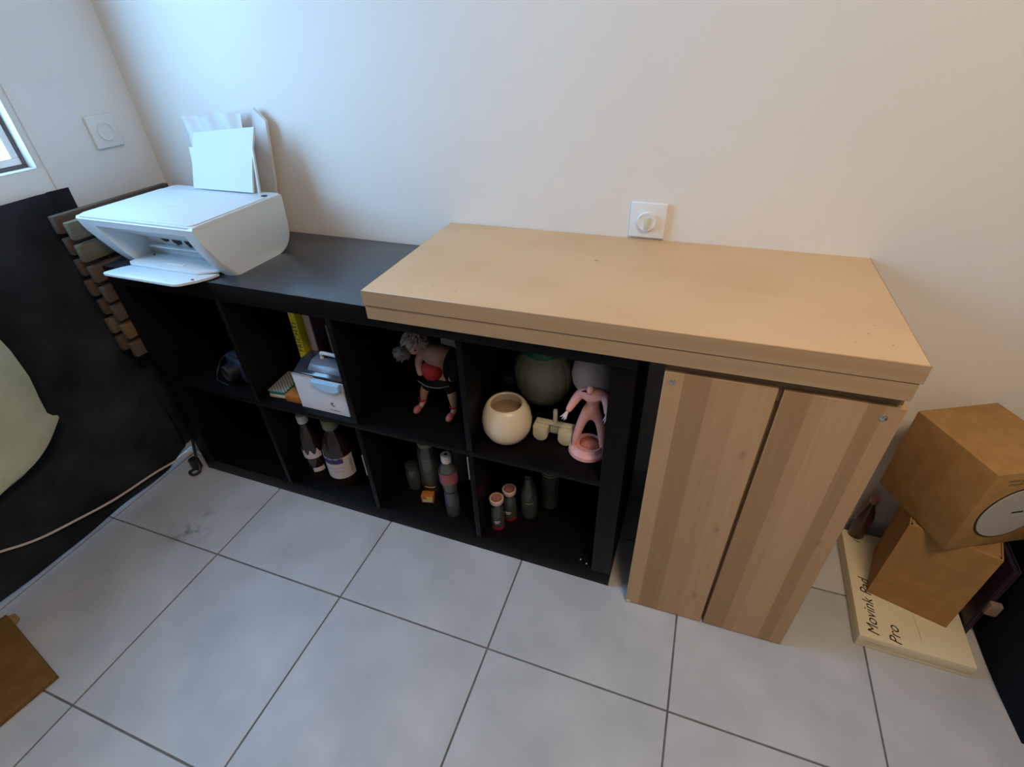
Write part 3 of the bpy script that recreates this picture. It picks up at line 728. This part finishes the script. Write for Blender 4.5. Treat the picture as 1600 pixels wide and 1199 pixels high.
# card pile and orange carton
t = item('card_box', 'checked grey and white card box on ivory cards at the front of the second cubby', 'box', (0.418, 0.030, z1), 0.10)
box('card_block', 0, 0.060, 0, 0.10, 0.0, 0.013, M_ivory, t, 0.003)
box('teal_box', 0.002, 0.058, 0.001, 0.10, 0.0135, 0.024, M_tealc, t, 0.001)
def checker():
    m = bpy.data.materials.new('checked_paper'); m.use_nodes = True; nt = m.node_tree
    ck = nt.nodes.new('ShaderNodeTexChecker'); ck.inputs['Scale'].default_value = 180; ck.inputs[1].default_value = (0.40, 0.41, 0.38, 1); ck.inputs[2].default_value = (0.07, 0.08, 0.075, 1)
    tc = nt.nodes.new('ShaderNodeTexCoord'); nt.links.new(tc.outputs['Object'], ck.inputs[0]); nt.links.new(ck.outputs[0], nt.nodes['Principled BSDF'].inputs['Base Color']); return m
box('checked_top', 0.001, 0.060, -0.001, 0.103, 0.0243, 0.0275, checker(), t, 0.0005)
t = item('small_carton', 'flat orange carton between the checked card box and white lidded box', 'box', (0.483, 0.028, z1), 0.03)
box('carton', 0, 0.055, 0, 0.11, 0, 0.026, M_orange, t, 0.002); box('flap', 0.001, 0.054, -0.0012, -0.0002, 0.003, 0.024, M_orange, t, 0.0003)

# --- top row, third cubby: figurine
t = item('figurine', 'standing figurine with shaggy grey hair, black jacket and red top in the third cubby', 'figurine', (0, 0, 0))
Vv = [(0.955, 0.155, 0.515),  # hips 0
      (0.955, 0.150, 0.550), (0.955, 0.138, 0.590), (0.950, 0.126, 0.615), (0.938, 0.108, 0.632),  # spine 1..4 (neck)
      (0.920, 0.142, 0.500), (0.902, 0.132, 0.465), (0.895, 0.130, 0.425), (0.889, 0.108, 0.411), # left leg 5..8
      (0.985, 0.142, 0.500), (0.992, 0.130, 0.465), (0.996, 0.128, 0.425), (0.994, 0.104, 0.411), # right leg 9..12
      (0.925, 0.130, 0.612), (0.905, 0.122, 0.570), (0.918, 0.104, 0.535),  # left arm 13..15
      (0.990, 0.140, 0.610), (1.012, 0.135, 0.565), (1.000, 0.112, 0.530)]  # right arm 16..18
Ee = [(0, 1), (1, 2), (2, 3), (3, 4), (0, 5), (5, 6), (6, 7), (7, 8), (0, 9), (9, 10), (10, 11), (11, 12), (3, 13), (13, 14), (14, 15), (3, 16), (16, 17), (17, 18)]
Rr = [0.024, 0.026, 0.036, 0.032, 0.018, 0.018, 0.014, 0.009, 0.008, 0.018, 0.014, 0.009, 0.008, 0.015, 0.012, 0.009, 0.013, 0.010, 0.008]
skin('body', Vv, Ee, Rr, M_skin, t)
bm = bmesh.new(); sphere_bm(bm, (0.924, 0.090, 0.646), 0.026, 16, (0.95, 1.05, 1.0)); hd = finish('head', bm, M_skin, t, True)
HC = Vector((0.926, 0.096, 0.656))
bm = bmesh.new()
sphere_bm(bm, HC, 0.027, 16)
for k in range(150):
    a = random.uniform(0, 2*PI); e = random.uniform(-0.5, 1.5)
    d = Vector((math.cos(a)*math.cos(e), math.sin(a)*math.cos(e), math.sin(e)))
    q = HC+d*0.023; r_ = HC+d*0.034+Vector((-0.004, -0.008, -0.010))
    if d.y < -0.3 and e < 0.1: continue
    tube_bm(bm, [q, (q+r_)/2+d*0.005, r_], lambda u: 0.0050*(1-u)+0.0008, 5, 2)
finish('hair', bm, M_hair, t, True)
bm = bmesh.new(); sphere_bm(bm, (0.900, 0.062, 0.632), 0.021, 14, (1.1, 1, 0.9))
for k in range(40):
    a = random.uniform(0, 2*PI); e = random.uniform(-1.2, 1.2); d = Vector((math.cos(a)*math.cos(e), math.sin(a)*math.cos(e), math.sin(e)))
    tube_bm(bm, [Vector((0.900, 0.062, 0.632))+d*0.016, Vector((0.900, 0.062, 0.632))+d*0.025], lambda u: 0.004*(1-u)+0.0008, 5, 1, False)
finish('beard', bm, M_hair2, t, True)
for sx in (-1, 1):
    bm = bmesh.new(); lathe_bm(bm, [(0.0035, 0), (0.003, 0.001), (0, 0.0015)], 8, c=(0.932+sx*0.008, 0.064, 0.646)); finish('eye', bm, M_ink, hd)
skin('red_top', [(0.948, 0.132, 0.520), (0.945, 0.124, 0.552), (0.942, 0.116, 0.578)], [(0, 1), (1, 2)], [(0.026, 0.030), (0.032, 0.034), (0.028, 0.028)], M_red, t)
skin('jacket', [(0.985, 0.165, 0.470), (0.990, 0.160, 0.53), (0.990, 0.155, 0.590), (0.985, 0.150, 0.618), (1.004, 0.138, 0.605), (1.022, 0.128, 0.565), (1.012, 0.112, 0.530)],
     [(0, 1), (1, 2), (2, 3), (2, 4), (4, 5), (5, 6)], [(0.034, 0.030), (0.040, 0.036), (0.038, 0.032), (0.024, 0.020), 0.024, 0.021, 0.018], M_bfab, t)
skin('trousers', [(0.955, 0.152, 0.512), (0.920, 0.140, 0.497), (0.903, 0.132, 0.468), (0.985, 0.140, 0.497), (0.991, 0.130, 0.468)],
     [(0, 1), (1, 2), (0, 3), (3, 4)], [0.030, 0.022, 0.017, 0.022, 0.017], M_bfab, t)
tube('belt', [(0.915, 0.090, 0.530), (0.945, 0.082, 0.524), (0.975, 0.088, 0.520), (1.000, 0.105, 0.520)], 0.0018, M_hair2, t, 6, 4)
for (bx, by) in ((0.889, 0.108), (0.994, 0.104)):
    bm = bmesh.new(); sphere_bm(bm, (bx, by-0.006, 0.4155), 0.012, 12, (0.85, 1.5, 0.95)); finish('boot', bm, M_boot, t, True)
    bm = bmesh.new(); lathe_bm(bm, [(0.0115, 0), (0.0125, 0.003), (0.0115, 0.006)], 14, c=(bx+(0.005 if bx < 0.95 else 0.001), by+0.020, 0.434)); finish('ankle_strap', bm, M_red, t, True)
tag(box('white_card', 0.878, 0.937, 0.300, 0.304, z1+0.0003, 0.560, M_pale, None, 0.001), 'pale grey card standing upright behind the figurine', 'card')

# --- top row, fourth cubby
t = item('plant_pot', 'round cream ceramic pot with open top in the fourth upper cubby', 'pot', (1.172, 0.085, z1))
R0 = 0.066
profile = [(0, 0.0), (0.028, 0.0), (0.036, 0.004), (0.052, 0.018), (0.063, 0.040), (R0, 0.066), (0.062, 0.090), (0.054, 0.108), (0.047, 0.1175), (0.043, 0.1185), (0.040, 0.115), (0.043, 0.100), (0.046, 0.09)]
lathe('pot', profile, M_cream, t, 48)
lathe('inner_bowl', [(0.0455, 0.092), (0.050, 0.070), (0.047, 0.045), (0.030, 0.028), (0, 0.025)], M_pot_in, t, 40)
t = item('gourd_vase', 'olive ribbed round vase with teal collar at the back of the fourth cubby', 'vase', (1.210, 0.285, z1))
lathe('vase', [(0, 0), (0.035, 0), (0.060, 0.012), (0.080, 0.045), (0.087, 0.085), (0.083, 0.120), (0.068, 0.150), (0.046, 0.168)], M_gourd, t, 96, ribs=16, ribamp=0.025)
lathe('collar', [(0.052, 0.160), (0.060, 0.168), (0.055, 0.182), (0.045, 0.186), (0.0, 0.186)], M_teal, t, 40)
t = item('round_vase', 'pale lilac round vase on a dark stand, behind the pink statuette', 'vase', (1.364, 0.235, z1))
lathe('vase', [(0, 0.088), (0.022, 0.090), (0.042, 0.102), (0.054, 0.124), (0.058, 0.150), (0.053, 0.178), (0.040, 0.198), (0.028, 0.206), (0.022, 0.204), (0.022, 0.18)], M_pale, t, 48)
lathe('dark_stand', [(0, 0), (0.030, 0), (0.030, 0.006), (0.014, 0.016), (0.014, 0.070), (0.024, 0.0875), (0, 0.0875)], M_dark, t, 32)
lathe('rim', [(0.029, 0.205), (0.032, 0.209), (0.028, 0.213), (0.024, 0.208)], M_pale, t, 40)
# cream twin-cup holder
t = item('cup_holder', 'cream plastic holder of two rounded cups under a crossbar with peg', 'holder', (1.292, 0.125, z1))
for s in (-1, 1):
    bm = bmesh.new()
    pp = [(-0.020, 0.046), (-0.020, 0.018)] + [(0.020*math.cos(a), 0.018+0.018*math.sin(a)) for a in [PI+PI*k/10 for k in range(1, 10)]] + [(0.020, 0.018), (0.020, 0.046)]
    prism(bm, [(a+s*0.034, b) for a, b in pp], 'y', -0.026, 0.014)
    bmesh.ops.bevel(bm, geom=list(bm.edges), offset=0.002, segments=2, affect='EDGES'); finish('cup', bm, M_pla, t, True)
    pr('cup_ridge', [(a*0.9+s*0.034, b*0.9+0.002) for a, b in pp], 'y', -0.0285, -0.0262, M_pla, t, 0.0008)
box('crossbar', -0.048, 0.048, -0.012, 0.004, 0.0465, 0.054, M_pla, t, 0.002)
box('stem', -0.012, 0.012, -0.008, 0.006, 0.018, 0.0462, M_pla, t, 0.002)
bm = bmesh.new(); lathe_bm(bm, [(0.006, 0.052), (0.006, 0.088), (0.005, 0.092), (0, 0.094)], 16, c=(0, 0, 0)); finish('peg', bm, M_pla, t, True)
# pink figurine on base
t = item('statuette', 'pink resin statuette striding on a round rocky base, one clawed arm lowered', 'figurine', (1.387, 0.100, z1))
lathe('base', [(0, 0), (0.045, 0), (0.050, 0.005), (0.048, 0.014), (0.040, 0.020), (0.036, 0.028), (0.030, 0.024), (0.0, 0.022)], M_pink, t, 40)
bm = bmesh.new(); bmesh.ops.create_icosphere(bm, subdivisions=3, radius=0.030, matrix=Matrix.Diagonal((0.85, 0.7, 0.45, 1)))
for v in bm.verts: v.co *= 1+0.12*math.sin(v.co.x*260)*math.sin(v.co.y*310+1); v.co += Vector((0.004, 0.0, 0.027))
finish('rock', bm, M_rock, t, True)
V2 = [(0.004, 0.000, 0.132), (0.006, -0.002, 0.155), (0.008, -0.008, 0.182), (0.005, -0.014, 0.199), (0.002, -0.022, 0.210),
      (-0.012, -0.004, 0.120), (-0.022, -0.006, 0.085), (-0.030, -0.010, 0.050), (-0.034, -0.014, 0.018), (-0.037, -0.024, 0.013),
      (0.020, 0.000, 0.120), (0.029, 0.002, 0.085), (0.034, 0.000, 0.050), (0.037, -0.004, 0.018), (0.037, -0.014, 0.013),
      (-0.024, -0.014, 0.192), (-0.038, -0.026, 0.168), (-0.048, -0.042, 0.148),
      (0.034, -0.014, 0.195), (0.044, -0.026, 0.176), (0.046, -0.042, 0.160)]
E2 = [(0, 1), (1, 2), (2, 3), (3, 4), (0, 5), (5, 6), (6, 7), (7, 8), (8, 9), (0, 10), (10, 11), (11, 12), (12, 13), (13, 14), (3, 15), (15, 16), (16, 17), (3, 18), (18, 19), (19, 20)]
R2 = [0.015, 0.014, (0.024, 0.017), (0.019, 0.015), 0.009, 0.014, 0.012, 0.010, 0.006, 0.005, 0.014, 0.012, 0.010, 0.006, 0.005, 0.013, 0.011, 0.007, 0.013, 0.011, 0.006]
skin('body', V2, E2, R2, M_pink, t)
bm = bmesh.new(); sphere_bm(bm, (0.001, -0.027, 0.214), 0.0105, 14, (0.85, 1.0, 1.1)); hh_ = finish('head', bm, M_pink, t, True)
for (hx, hy, hz) in ((-0.048, -0.042, 0.148), (0.046, -0.042, 0.160)):
    for k in range(4):
        a = -0.9+0.6*k; tip = (hx-0.006*(1 if hx < 0 else -0.2)+0.010*math.sin(a), hy-0.012-0.002*k, hz-0.014*math.cos(a))
        tube('claw', [(hx, hy, hz), ((hx+tip[0])/2, (hy+tip[1])/2-0.002, (hz+tip[2])/2), tip], lambda u: 0.0030*(1-u)+0.0006, M_claw, t, 6, 3)
# dim dark toy at left of the fourth cubby
t = item('dark_flask', 'dim olive-black flask standing at the left side of the fourth cubby', 'flask', (1.130, 0.205, z1))
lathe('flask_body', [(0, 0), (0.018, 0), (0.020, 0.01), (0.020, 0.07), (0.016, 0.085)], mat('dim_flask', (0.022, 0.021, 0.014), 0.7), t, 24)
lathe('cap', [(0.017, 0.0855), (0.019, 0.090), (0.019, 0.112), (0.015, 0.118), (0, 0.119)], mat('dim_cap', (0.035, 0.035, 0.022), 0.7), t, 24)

# --- bottom row, second cubby: syrup bottles
zb = T
def bottle(label, x, y, prof, m, capprof, capm, labels=(), seg=32, name='bottle', cat='bottle', rz=0):
    t = item(name, label, cat, (x, y, zb+0.0003), rz)
    lathe('glass', prof, m, t, seg)
    lathe('cap', capprof, capm, t, 24)
    for (nm, r, za, zc, a0, a1, lm, wav) in labels:
        bm = bmesh.new(); n = 20; A_ = []; B2 = []; A3 = []; B3 = []
        for k in range(n+1):
            a = a0+(a1-a0)*k/n; zt = zc-(wav*abs(math.sin(k*0.55)) if wav else 0)
            ca, sa = math.cos(a), math.sin(a)
            A_.append(bm.verts.new((r*ca, r*sa, za))); B2.append(bm.verts.new((r*ca, r*sa, zt)))
            A3.append(bm.verts.new(((r-.0006)*ca, (r-.0006)*sa, za))); B3.append(bm.verts.new(((r-.0006)*ca, (r-.0006)*sa, zt)))
        for k in range(n):
            bm.faces.new((A_[k], A_[k+1], B2[k+1], B2[k])); bm.faces.new((A3[k], B3[k], B3[k+1], A3[k+1]))
            bm.faces.new((A_[k], A3[k], A3[k+1], A_[k+1])); bm.faces.new((B2[k], B2[k+1], B3[k+1], B3[k]))
        finish(nm, bm, lm, t, True)
    return t
F = -PI/2+0.35   # labels face the camera
b1 = bottle('slim dark brown bottle with white cap and pale drip-shaped label', 0.470, 0.070,
       [(0, 0), (0.029, 0), (0.032, 0.004), (0.032, 0.150), (0.029, 0.175), (0.018, 0.215), (0.014, 0.232), (0.014, 0.242)], M_amber,
       [(0.0165, 0.236), (0.017, 0.240), (0.017, 0.262), (0.015, 0.265), (0, 0.2655)], M_capw,
       [('paper_label', 0.0326, 0.100, 0.142, F-1.25, F+1.25, M_label, 0.026), ('small_label', 0.0326, 0.040, 0.058, F-0.1, F+1.1, M_label, 0)])
b2 = bottle('wide dark brown bottle with large white and violet label and olive cap', 0.566, 0.082,
       [(0, 0), (0.044, 0), (0.047, 0.005), (0.047, 0.145), (0.043, 0.170), (0.028, 0.205), (0.020, 0.225), (0.020, 0.236)], M_amber,
       [(0.024, 0.230), (0.025, 0.233), (0.025, 0.262), (0.022, 0.266), (0, 0.267)], M_olive,
       [('paper_label', 0.0476, 0.042, 0.130, F-1.35, F+1.35, M_label, 0), ('violet_band', 0.0482, 0.108, 0.131, F-1.0, F+0.55, M_violet, 0.004),
        ('print_line', 0.0482, 0.088, 0.091, F-0.9, F+0.6, M_grey, 0), ('print_line', 0.0482, 0.074, 0.0765, F-0.2, F+0.4, M_pinkp, 0), ('side_print', 0.0482, 0.060, 0.120, F+0.95, F+1.15, M_grey, 0.01)])
box('edge_sticker', 0.7362, 0.7378, 0.0, 0.012, 0.198, 0.281, M_label, sh)
# --- bottom row, third cubby
t = item('storage_jar', 'tall glass jar of green leaves with a gold ring near its base', 'jar', (0.872, 0.140, zb+0.0003))
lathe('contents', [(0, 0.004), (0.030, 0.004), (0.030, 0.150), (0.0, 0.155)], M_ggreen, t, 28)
lathe('gold_ring', [(0.0355, 0.026), (0.037, 0.028), (0.037, 0.033), (0.0355, 0.035)], M_gold, t, 36)
lathe('glass', [(0, 0), (0.034, 0), (0.035, 0.003), (0.035, 0.165), (0.031, 0.180), (0.026, 0.190), (0.026, 0.20), (0.024, 0.20), (0.024, 0.188), (0.0325, 0.165), (0.0325, 0.003)], M_glass, t, 36)
lathe('lid', [(0.0275, 0.195), (0.028, 0.198), (0.028, 0.210), (0, 0.212)], M_olive, t, 28)
b3 = bottle('clear bottle with white cap, pink label and clear lower half', 0.985, 0.062,
       [(0, 0.0), (0.020, 0.0), (0.023, 0.004), (0.0225, 0.07), (0.020, 0.110), (0.026, 0.150), (0.027, 0.180), (0.022, 0.205), (0.013, 0.222), (0.012, 0.232)], mat('grey_clear_plastic', (0.10, 0.11, 0.12), 0.15, trans=0.3),
       [(0.0150, 0.226), (0.0155, 0.229), (0.0155, 0.250), (0.0135, 0.252), (0, 0.252)], M_capw,
       [('pink_label', 0.0282, 0.150, 0.192, 0, 2*PI, M_pinkl, 0), ('black_band', 0.0212, 0.106, 0.110, 0, 2*PI, M_ink, 0)])
lathe('cap_mark', [(0.005, 0.2522), (0.005, 0.2528), (0, 0.2528)], M_ink, b3, 12)
t = item('matchbox', 'little orange and white box lying before the green jar', 'box', (0.868, 0.066, zb+0.0003), 0.25)
box('sleeve', 0, 0.040, 0, 0.024, 0.0, 0.030, M_orange, t, 0.001); box('label', 0.004, 0.036, -0.0009, -0.0001, 0.003, 0.015, M_label, t)
box('yellow_panel', 0.018, 0.038, -0.0009, -0.0001, 0.0155, 0.027, M_yel, t)
t = item('small_jar', 'little dark glass jar left of the green jar', 'jar', (0.812, 0.125, zb+0.0003))
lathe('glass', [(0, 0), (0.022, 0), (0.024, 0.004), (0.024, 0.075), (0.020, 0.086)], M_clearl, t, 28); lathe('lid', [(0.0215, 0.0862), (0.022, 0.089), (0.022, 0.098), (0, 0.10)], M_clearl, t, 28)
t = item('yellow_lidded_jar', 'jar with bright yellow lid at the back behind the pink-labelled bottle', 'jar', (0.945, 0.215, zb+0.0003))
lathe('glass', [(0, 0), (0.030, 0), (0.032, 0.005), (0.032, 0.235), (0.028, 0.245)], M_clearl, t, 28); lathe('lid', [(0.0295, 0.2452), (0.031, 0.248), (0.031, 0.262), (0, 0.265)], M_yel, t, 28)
box('edge_sticker', 1.0872, 1.0888, 0.0, 0.012, 0.296, 0.378, M_label, sh)
# --- bottom row, fourth cubby
def mini(label, x, y, rz, red=True):
    t = item('small_bottle', label, 'bottle', (x, y, zb+0.0003), rz)
    lathe('glass', [(0, 0), (0.018, 0), (0.021, 0.003), (0.021, 0.012)], M_redliq if red else M_clearl, t, 28)
    lathe('clear_body', [(0.021, 0.0122), (0.0208, 0.060), (0.018, 0.085), (0.011, 0.100), (0.011, 0.112)], M_clearl, t, 28)
    lathe('cap', [(0.019, 0.108), (0.021, 0.112), (0.0215, 0.124), (0.019, 0.126), (0.016, 0.1255)], M_capr, t, 28)
    lathe('cap_top', [(0.0158, 0.1262), (0.0155, 0.128), (0, 0.1282)], M_capp, t, 6)
    box('print_line', -0.009, 0.009, -0.0218, -0.0208, 0.040, 0.043, M_label, t); box('print_line', -0.007, 0.005, -0.0218, -0.0208, 0.033, 0.036, M_label, t)
    return t
mini('small bottle with salmon cap and red base, the front one of the pair', 1.137, 0.060, 0.3)
mini('small bottle with salmon cap, close behind the red-based one', 1.160, 0.105, 0.1)
bottle('dim dark green bottle behind the pair of salmon-capped bottles', 1.212, 0.135,
       [(0, 0), (0.024, 0), (0.026, 0.004), (0.026, 0.09), (0.020, 0.12), (0.012, 0.150), (0.012, 0.165)], M_clearl,
       [(0.0135, 0.160), (0.014, 0.163), (0.014, 0.178), (0, 0.179)], M_dark, [('thin_label', 0.0266, 0.070, 0.073, F-0.5, F+0.5, M_olive, 0)])
t = item('ribbed_glass', 'ribbed glass tumbler far back in the last lower cubby', 'glass', (1.262, 0.195, zb+0.0003))
lathe('tumbler', [(0, 0), (0.026, 0), (0.030, 0.17), (0.0275, 0.17), (0.024, 0.006), (0, 0.006)], M_clearl, t, 48, ribs=12, ribamp=0.06)
for k in range(3): lathe('ring', [(0.0305, 0.145+k*0.009), (0.0318, 0.147+k*0.009), (0.0305, 0.149+k*0.009)], M_olive, t, 32)
for (a, b) in ((1.405, 0.022), (1.424, 0.014)):
    bm = bmesh.new(); bmesh.ops.create_icosphere(bm, subdivisions=1, radius=0.0022, matrix=Matrix.Translation((a, b, T+0.0021))); 
    tag(finish('crumb', bm, M_paper), 'left one of the two white crumbs in the last lower cubby' if a < 1.41 else 'right one of the two white crumbs, nearer the side panel', 'crumb', 'white crumbs in the last lower cubby')

# ------------------------------------------------------------------ right side
t = item('tablet_box', 'flat cream product box lettered Movink Pad Pro, lying under the lower carton', 'box', (2.1105, 0.0415, 0), -0.012)
TB = 0.045
box('lid', 0, 0.242, 0, 0.345, 0.012, TB, M_wbox, t, 0.002); box('base', 0.0012, 0.2408, 0.0012, 0.3438, 0.0, 0.0118, M_wbox, t, 0.001)
MT = lambda x, y: basis((0, 1, 0), (-1, 0, 0), (x, y, TB+0.00005))
text('lettering', 'Movink Pad', 0.0355, M_ink, t, MT(0.0445, 0.010), 0.0002, 0.30, off=0.0)
text('lettering', 'Pro', 0.0355, M_ink, t, MT(0.091, 0.002), 0.0002, 0.30, off=0.0)
text('lettering', '14', 0.024, M_ink, t, MT(0.044, 0.300), 0.0002, 0.30)
text('small_print', 'movink pad pro 14', 0.0085, M_grey, t, basis((1, 0, 0), (0, 0, 1), (0.015, -0.0003, 0.024)))
tube('printed_curve', [(0.105, 0.175, TB+.0002), (0.125, 0.13, TB+.0002), (0.135, 0.08, TB+.0002), (0.137, 0.035, TB+.0002)], 0.0005, M_grey, t, 4, 6)

# lower open carton
LB = TB+0.0005; LH = 0.274; ang = math.atan2(0.130-0.178, 2.311-2.146)
t = item('open_carton', 'open brown cardboard carton standing on the cream tablet box', 'cardboard box', (2.146, 0.178, LB), ang)
w_, d_ = 0.173, 0.165; q = 0.003
box('bottom_panel', 0, w_, 0, d_, 0, q, M_card, t)
box('front_panel', 0, w_, 0, q, q, LH, M_card, t, 0.0006, 1); box('back_panel', 0, w_, d_-q, d_, q, LH-0.02, M_card, t, 0.0006, 1)
box('side_panel', 0, q, q, d_-q, q, LH, M_card, t, 0.0006, 1); box('side_panel', w_-q, w_, q, d_-q, q, LH, M_card, t, 0.0006, 1)
pr('flap', [(q, LH-0.002), (q+0.002, LH), (0.060, LH-0.010), (0.060, LH-0.013)], 'x', 0.006, w_-0.006, M_cardin, t)
pr('flap', [(0.004, LH-0.001), (0.006, LH+0.001), (0.050, LH-0.016), (0.048, LH-0.018)], 'y', 0.010, d_-0.01, M_cardin, t)
pr('flap', [(w_-0.004, LH-0.001), (w_-0.006, LH+0.001), (w_-0.055, LH-0.014), (w_-0.053, LH-0.017)], 'y', 0.010, d_-0.01, M_cardin, t)
# upper carton
UB = LB+LH+0.0016
C0 = Vector((2.197, 0.118, UB)); ea = Vector((-0.094, 0.186, 0)); ang2 = math.atan2(ea.y, ea.x)
UD = ea.length; UW = 0.20; UH = 0.236
t = item('closed_carton', 'brown cardboard carton with a round pale sticker, stacked on the open carton', 'cardboard box', C0, ang2-PI/2)
# local: x along front (right), y along the left edge backwards
bm = bmesh.new(); bbox(bm, 0, UW, 0, UD, 0, UH, 0.004, 2); finish('carton', bm, M_card, t, True)
bm = bmesh.new()
lathe_bm(bm, [(0.0, 0.0014), (0.074, 0.0014), (0.0745, 0.0)], 56)
for v in bm.verts: v.co = Vector((0.102+v.co.x, -0.0008-v.co.z, 0.110+v.co.y))
stk = finish('round_sticker', bm, M_round, t)
bm = bmesh.new(); lathe_bm(bm, [(0.0745, 0.0), (0.0745, 0.0010), (0.0785, 0.0010), (0.0785, 0.0)], 56)
for v in bm.verts: v.co = Vector((0.102+v.co.x, -0.0003-v.co.z, 0.110+v.co.y))
finish('sticker_border', bm, M_leg, t)
box('printed_mark', 0.096, 0.122, -0.0030, -0.0022, 0.112, 0.116, M_ink, stk)
M_fade = mat('faded_print', (0.20, 0.13, 0.045), 0.85)
for a_, b_, c_ in ((0.035, 0.058, 0.214), (0.062, 0.080, 0.212), (0.040, 0.072, 0.203), (0.110, 0.150, 0.212)): box('faded_print', a_, b_, -0.0004, 0.0, c_-0.003, c_+0.003, M_fade, t)

# glass bottle behind the cartons near the wall
t = item('glass_bottle', 'reddish brown glass bottle standing at the wall behind the cartons', 'bottle', (2.150, 0.375, TB+0.0005))
lathe('glass', [(0, 0), (0.019, 0), (0.021, 0.004), (0.021, 0.085), (0.015, 0.11), (0.009, 0.128), (0.009, 0.145)], mat('reddish_glass', (0.10, 0.045, 0.035), 0.1, trans=0.3), t, 28)
lathe('cap', [(0.0105, 0.140), (0.011, 0.142), (0.011, 0.156), (0, 0.157)], mat('rose_cap', (0.35, 0.16, 0.14), 0.4), t, 20)

# purple folder with beige tab right of the open carton
t = item('folder', 'dark purple ring folder with a beige tab standing right of the open carton', 'folder', (2.356, 0.150, 0), ang+0.24)
box('back_cover', 0.012, 0.015, 0, 0.16, 0.0, 0.275, M_purple, t, 0.001); box('front_cover', 0.0, 0.003, 0, 0.16, 0.0, 0.275, M_purple, t, 0.001)
box('spine', 0.0032, 0.0118, -0.001, 0.003, 0.0, 0.275, M_purple, t, 0.001); box('pages', 0.0034, 0.0116, 0.0035, 0.15, 0.004, 0.27, M_dark, t)
box('tab', 0.001, 0.026, -0.016, -0.0012, 0.125, 0.165, M_tape, t, 0.003)

# dark soft bag at the right edge
def bag(name, label, x0, x1, y0, y1, z0, z1_, m, seedv, sag=0.02):
    bm = bmesh.new(); bmesh.ops.create_cube(bm, size=1.0)
    bmesh.ops.subdivide_edges(bm, edges=list(bm.edges), cuts=12, use_grid_fill=True)
    for v in bm.verts:
        p = v.co.copy(); n = p.normalized()
        rnd = p.lerp(n*0.62, 0.28)
        if p.z < -0.49: rnd.z = -0.5
        rnd.x = max(-0.5, min(0.5, rnd.x)); rnd.y = max(-0.5, min(0.5, rnd.y)); rnd.z = max(-0.5, min(0.5, rnd.z))
        f = sag*(math.sin(p.x*9+seedv)*math.sin(p.z*7)+0.6*math.sin(p.y*13+p.z*5+seedv))
        s = Vector(((x1-x0)*(rnd.x+0.5)+x0, (y1-y0)*(rnd.y+0.5)+y0, (z1_-z0)*(rnd.z+0.5)+z0))
        if p.z > -0.49: s += n*f
        v.co = s; v.co.z = max(z0, v.co.z)
    o = finish(name, bm, m, None, True); return o
k = bag('duffel_bag', '', 2.392, 2.95, -0.10, 0.36, 0.0, 0.42, M_bfab, 1.0, 0.008); tag(k, 'soft black bag filling the floor corner right of the cream tablet box', 'bag')
k = bag('cushion', '', 2.415, 3.00, -0.75, -0.125, 0.0, 0.34, M_navy, 2.2, 0.006); tag(k, 'navy blue floor cushion at the right edge, in front of the black bag', 'cushion')
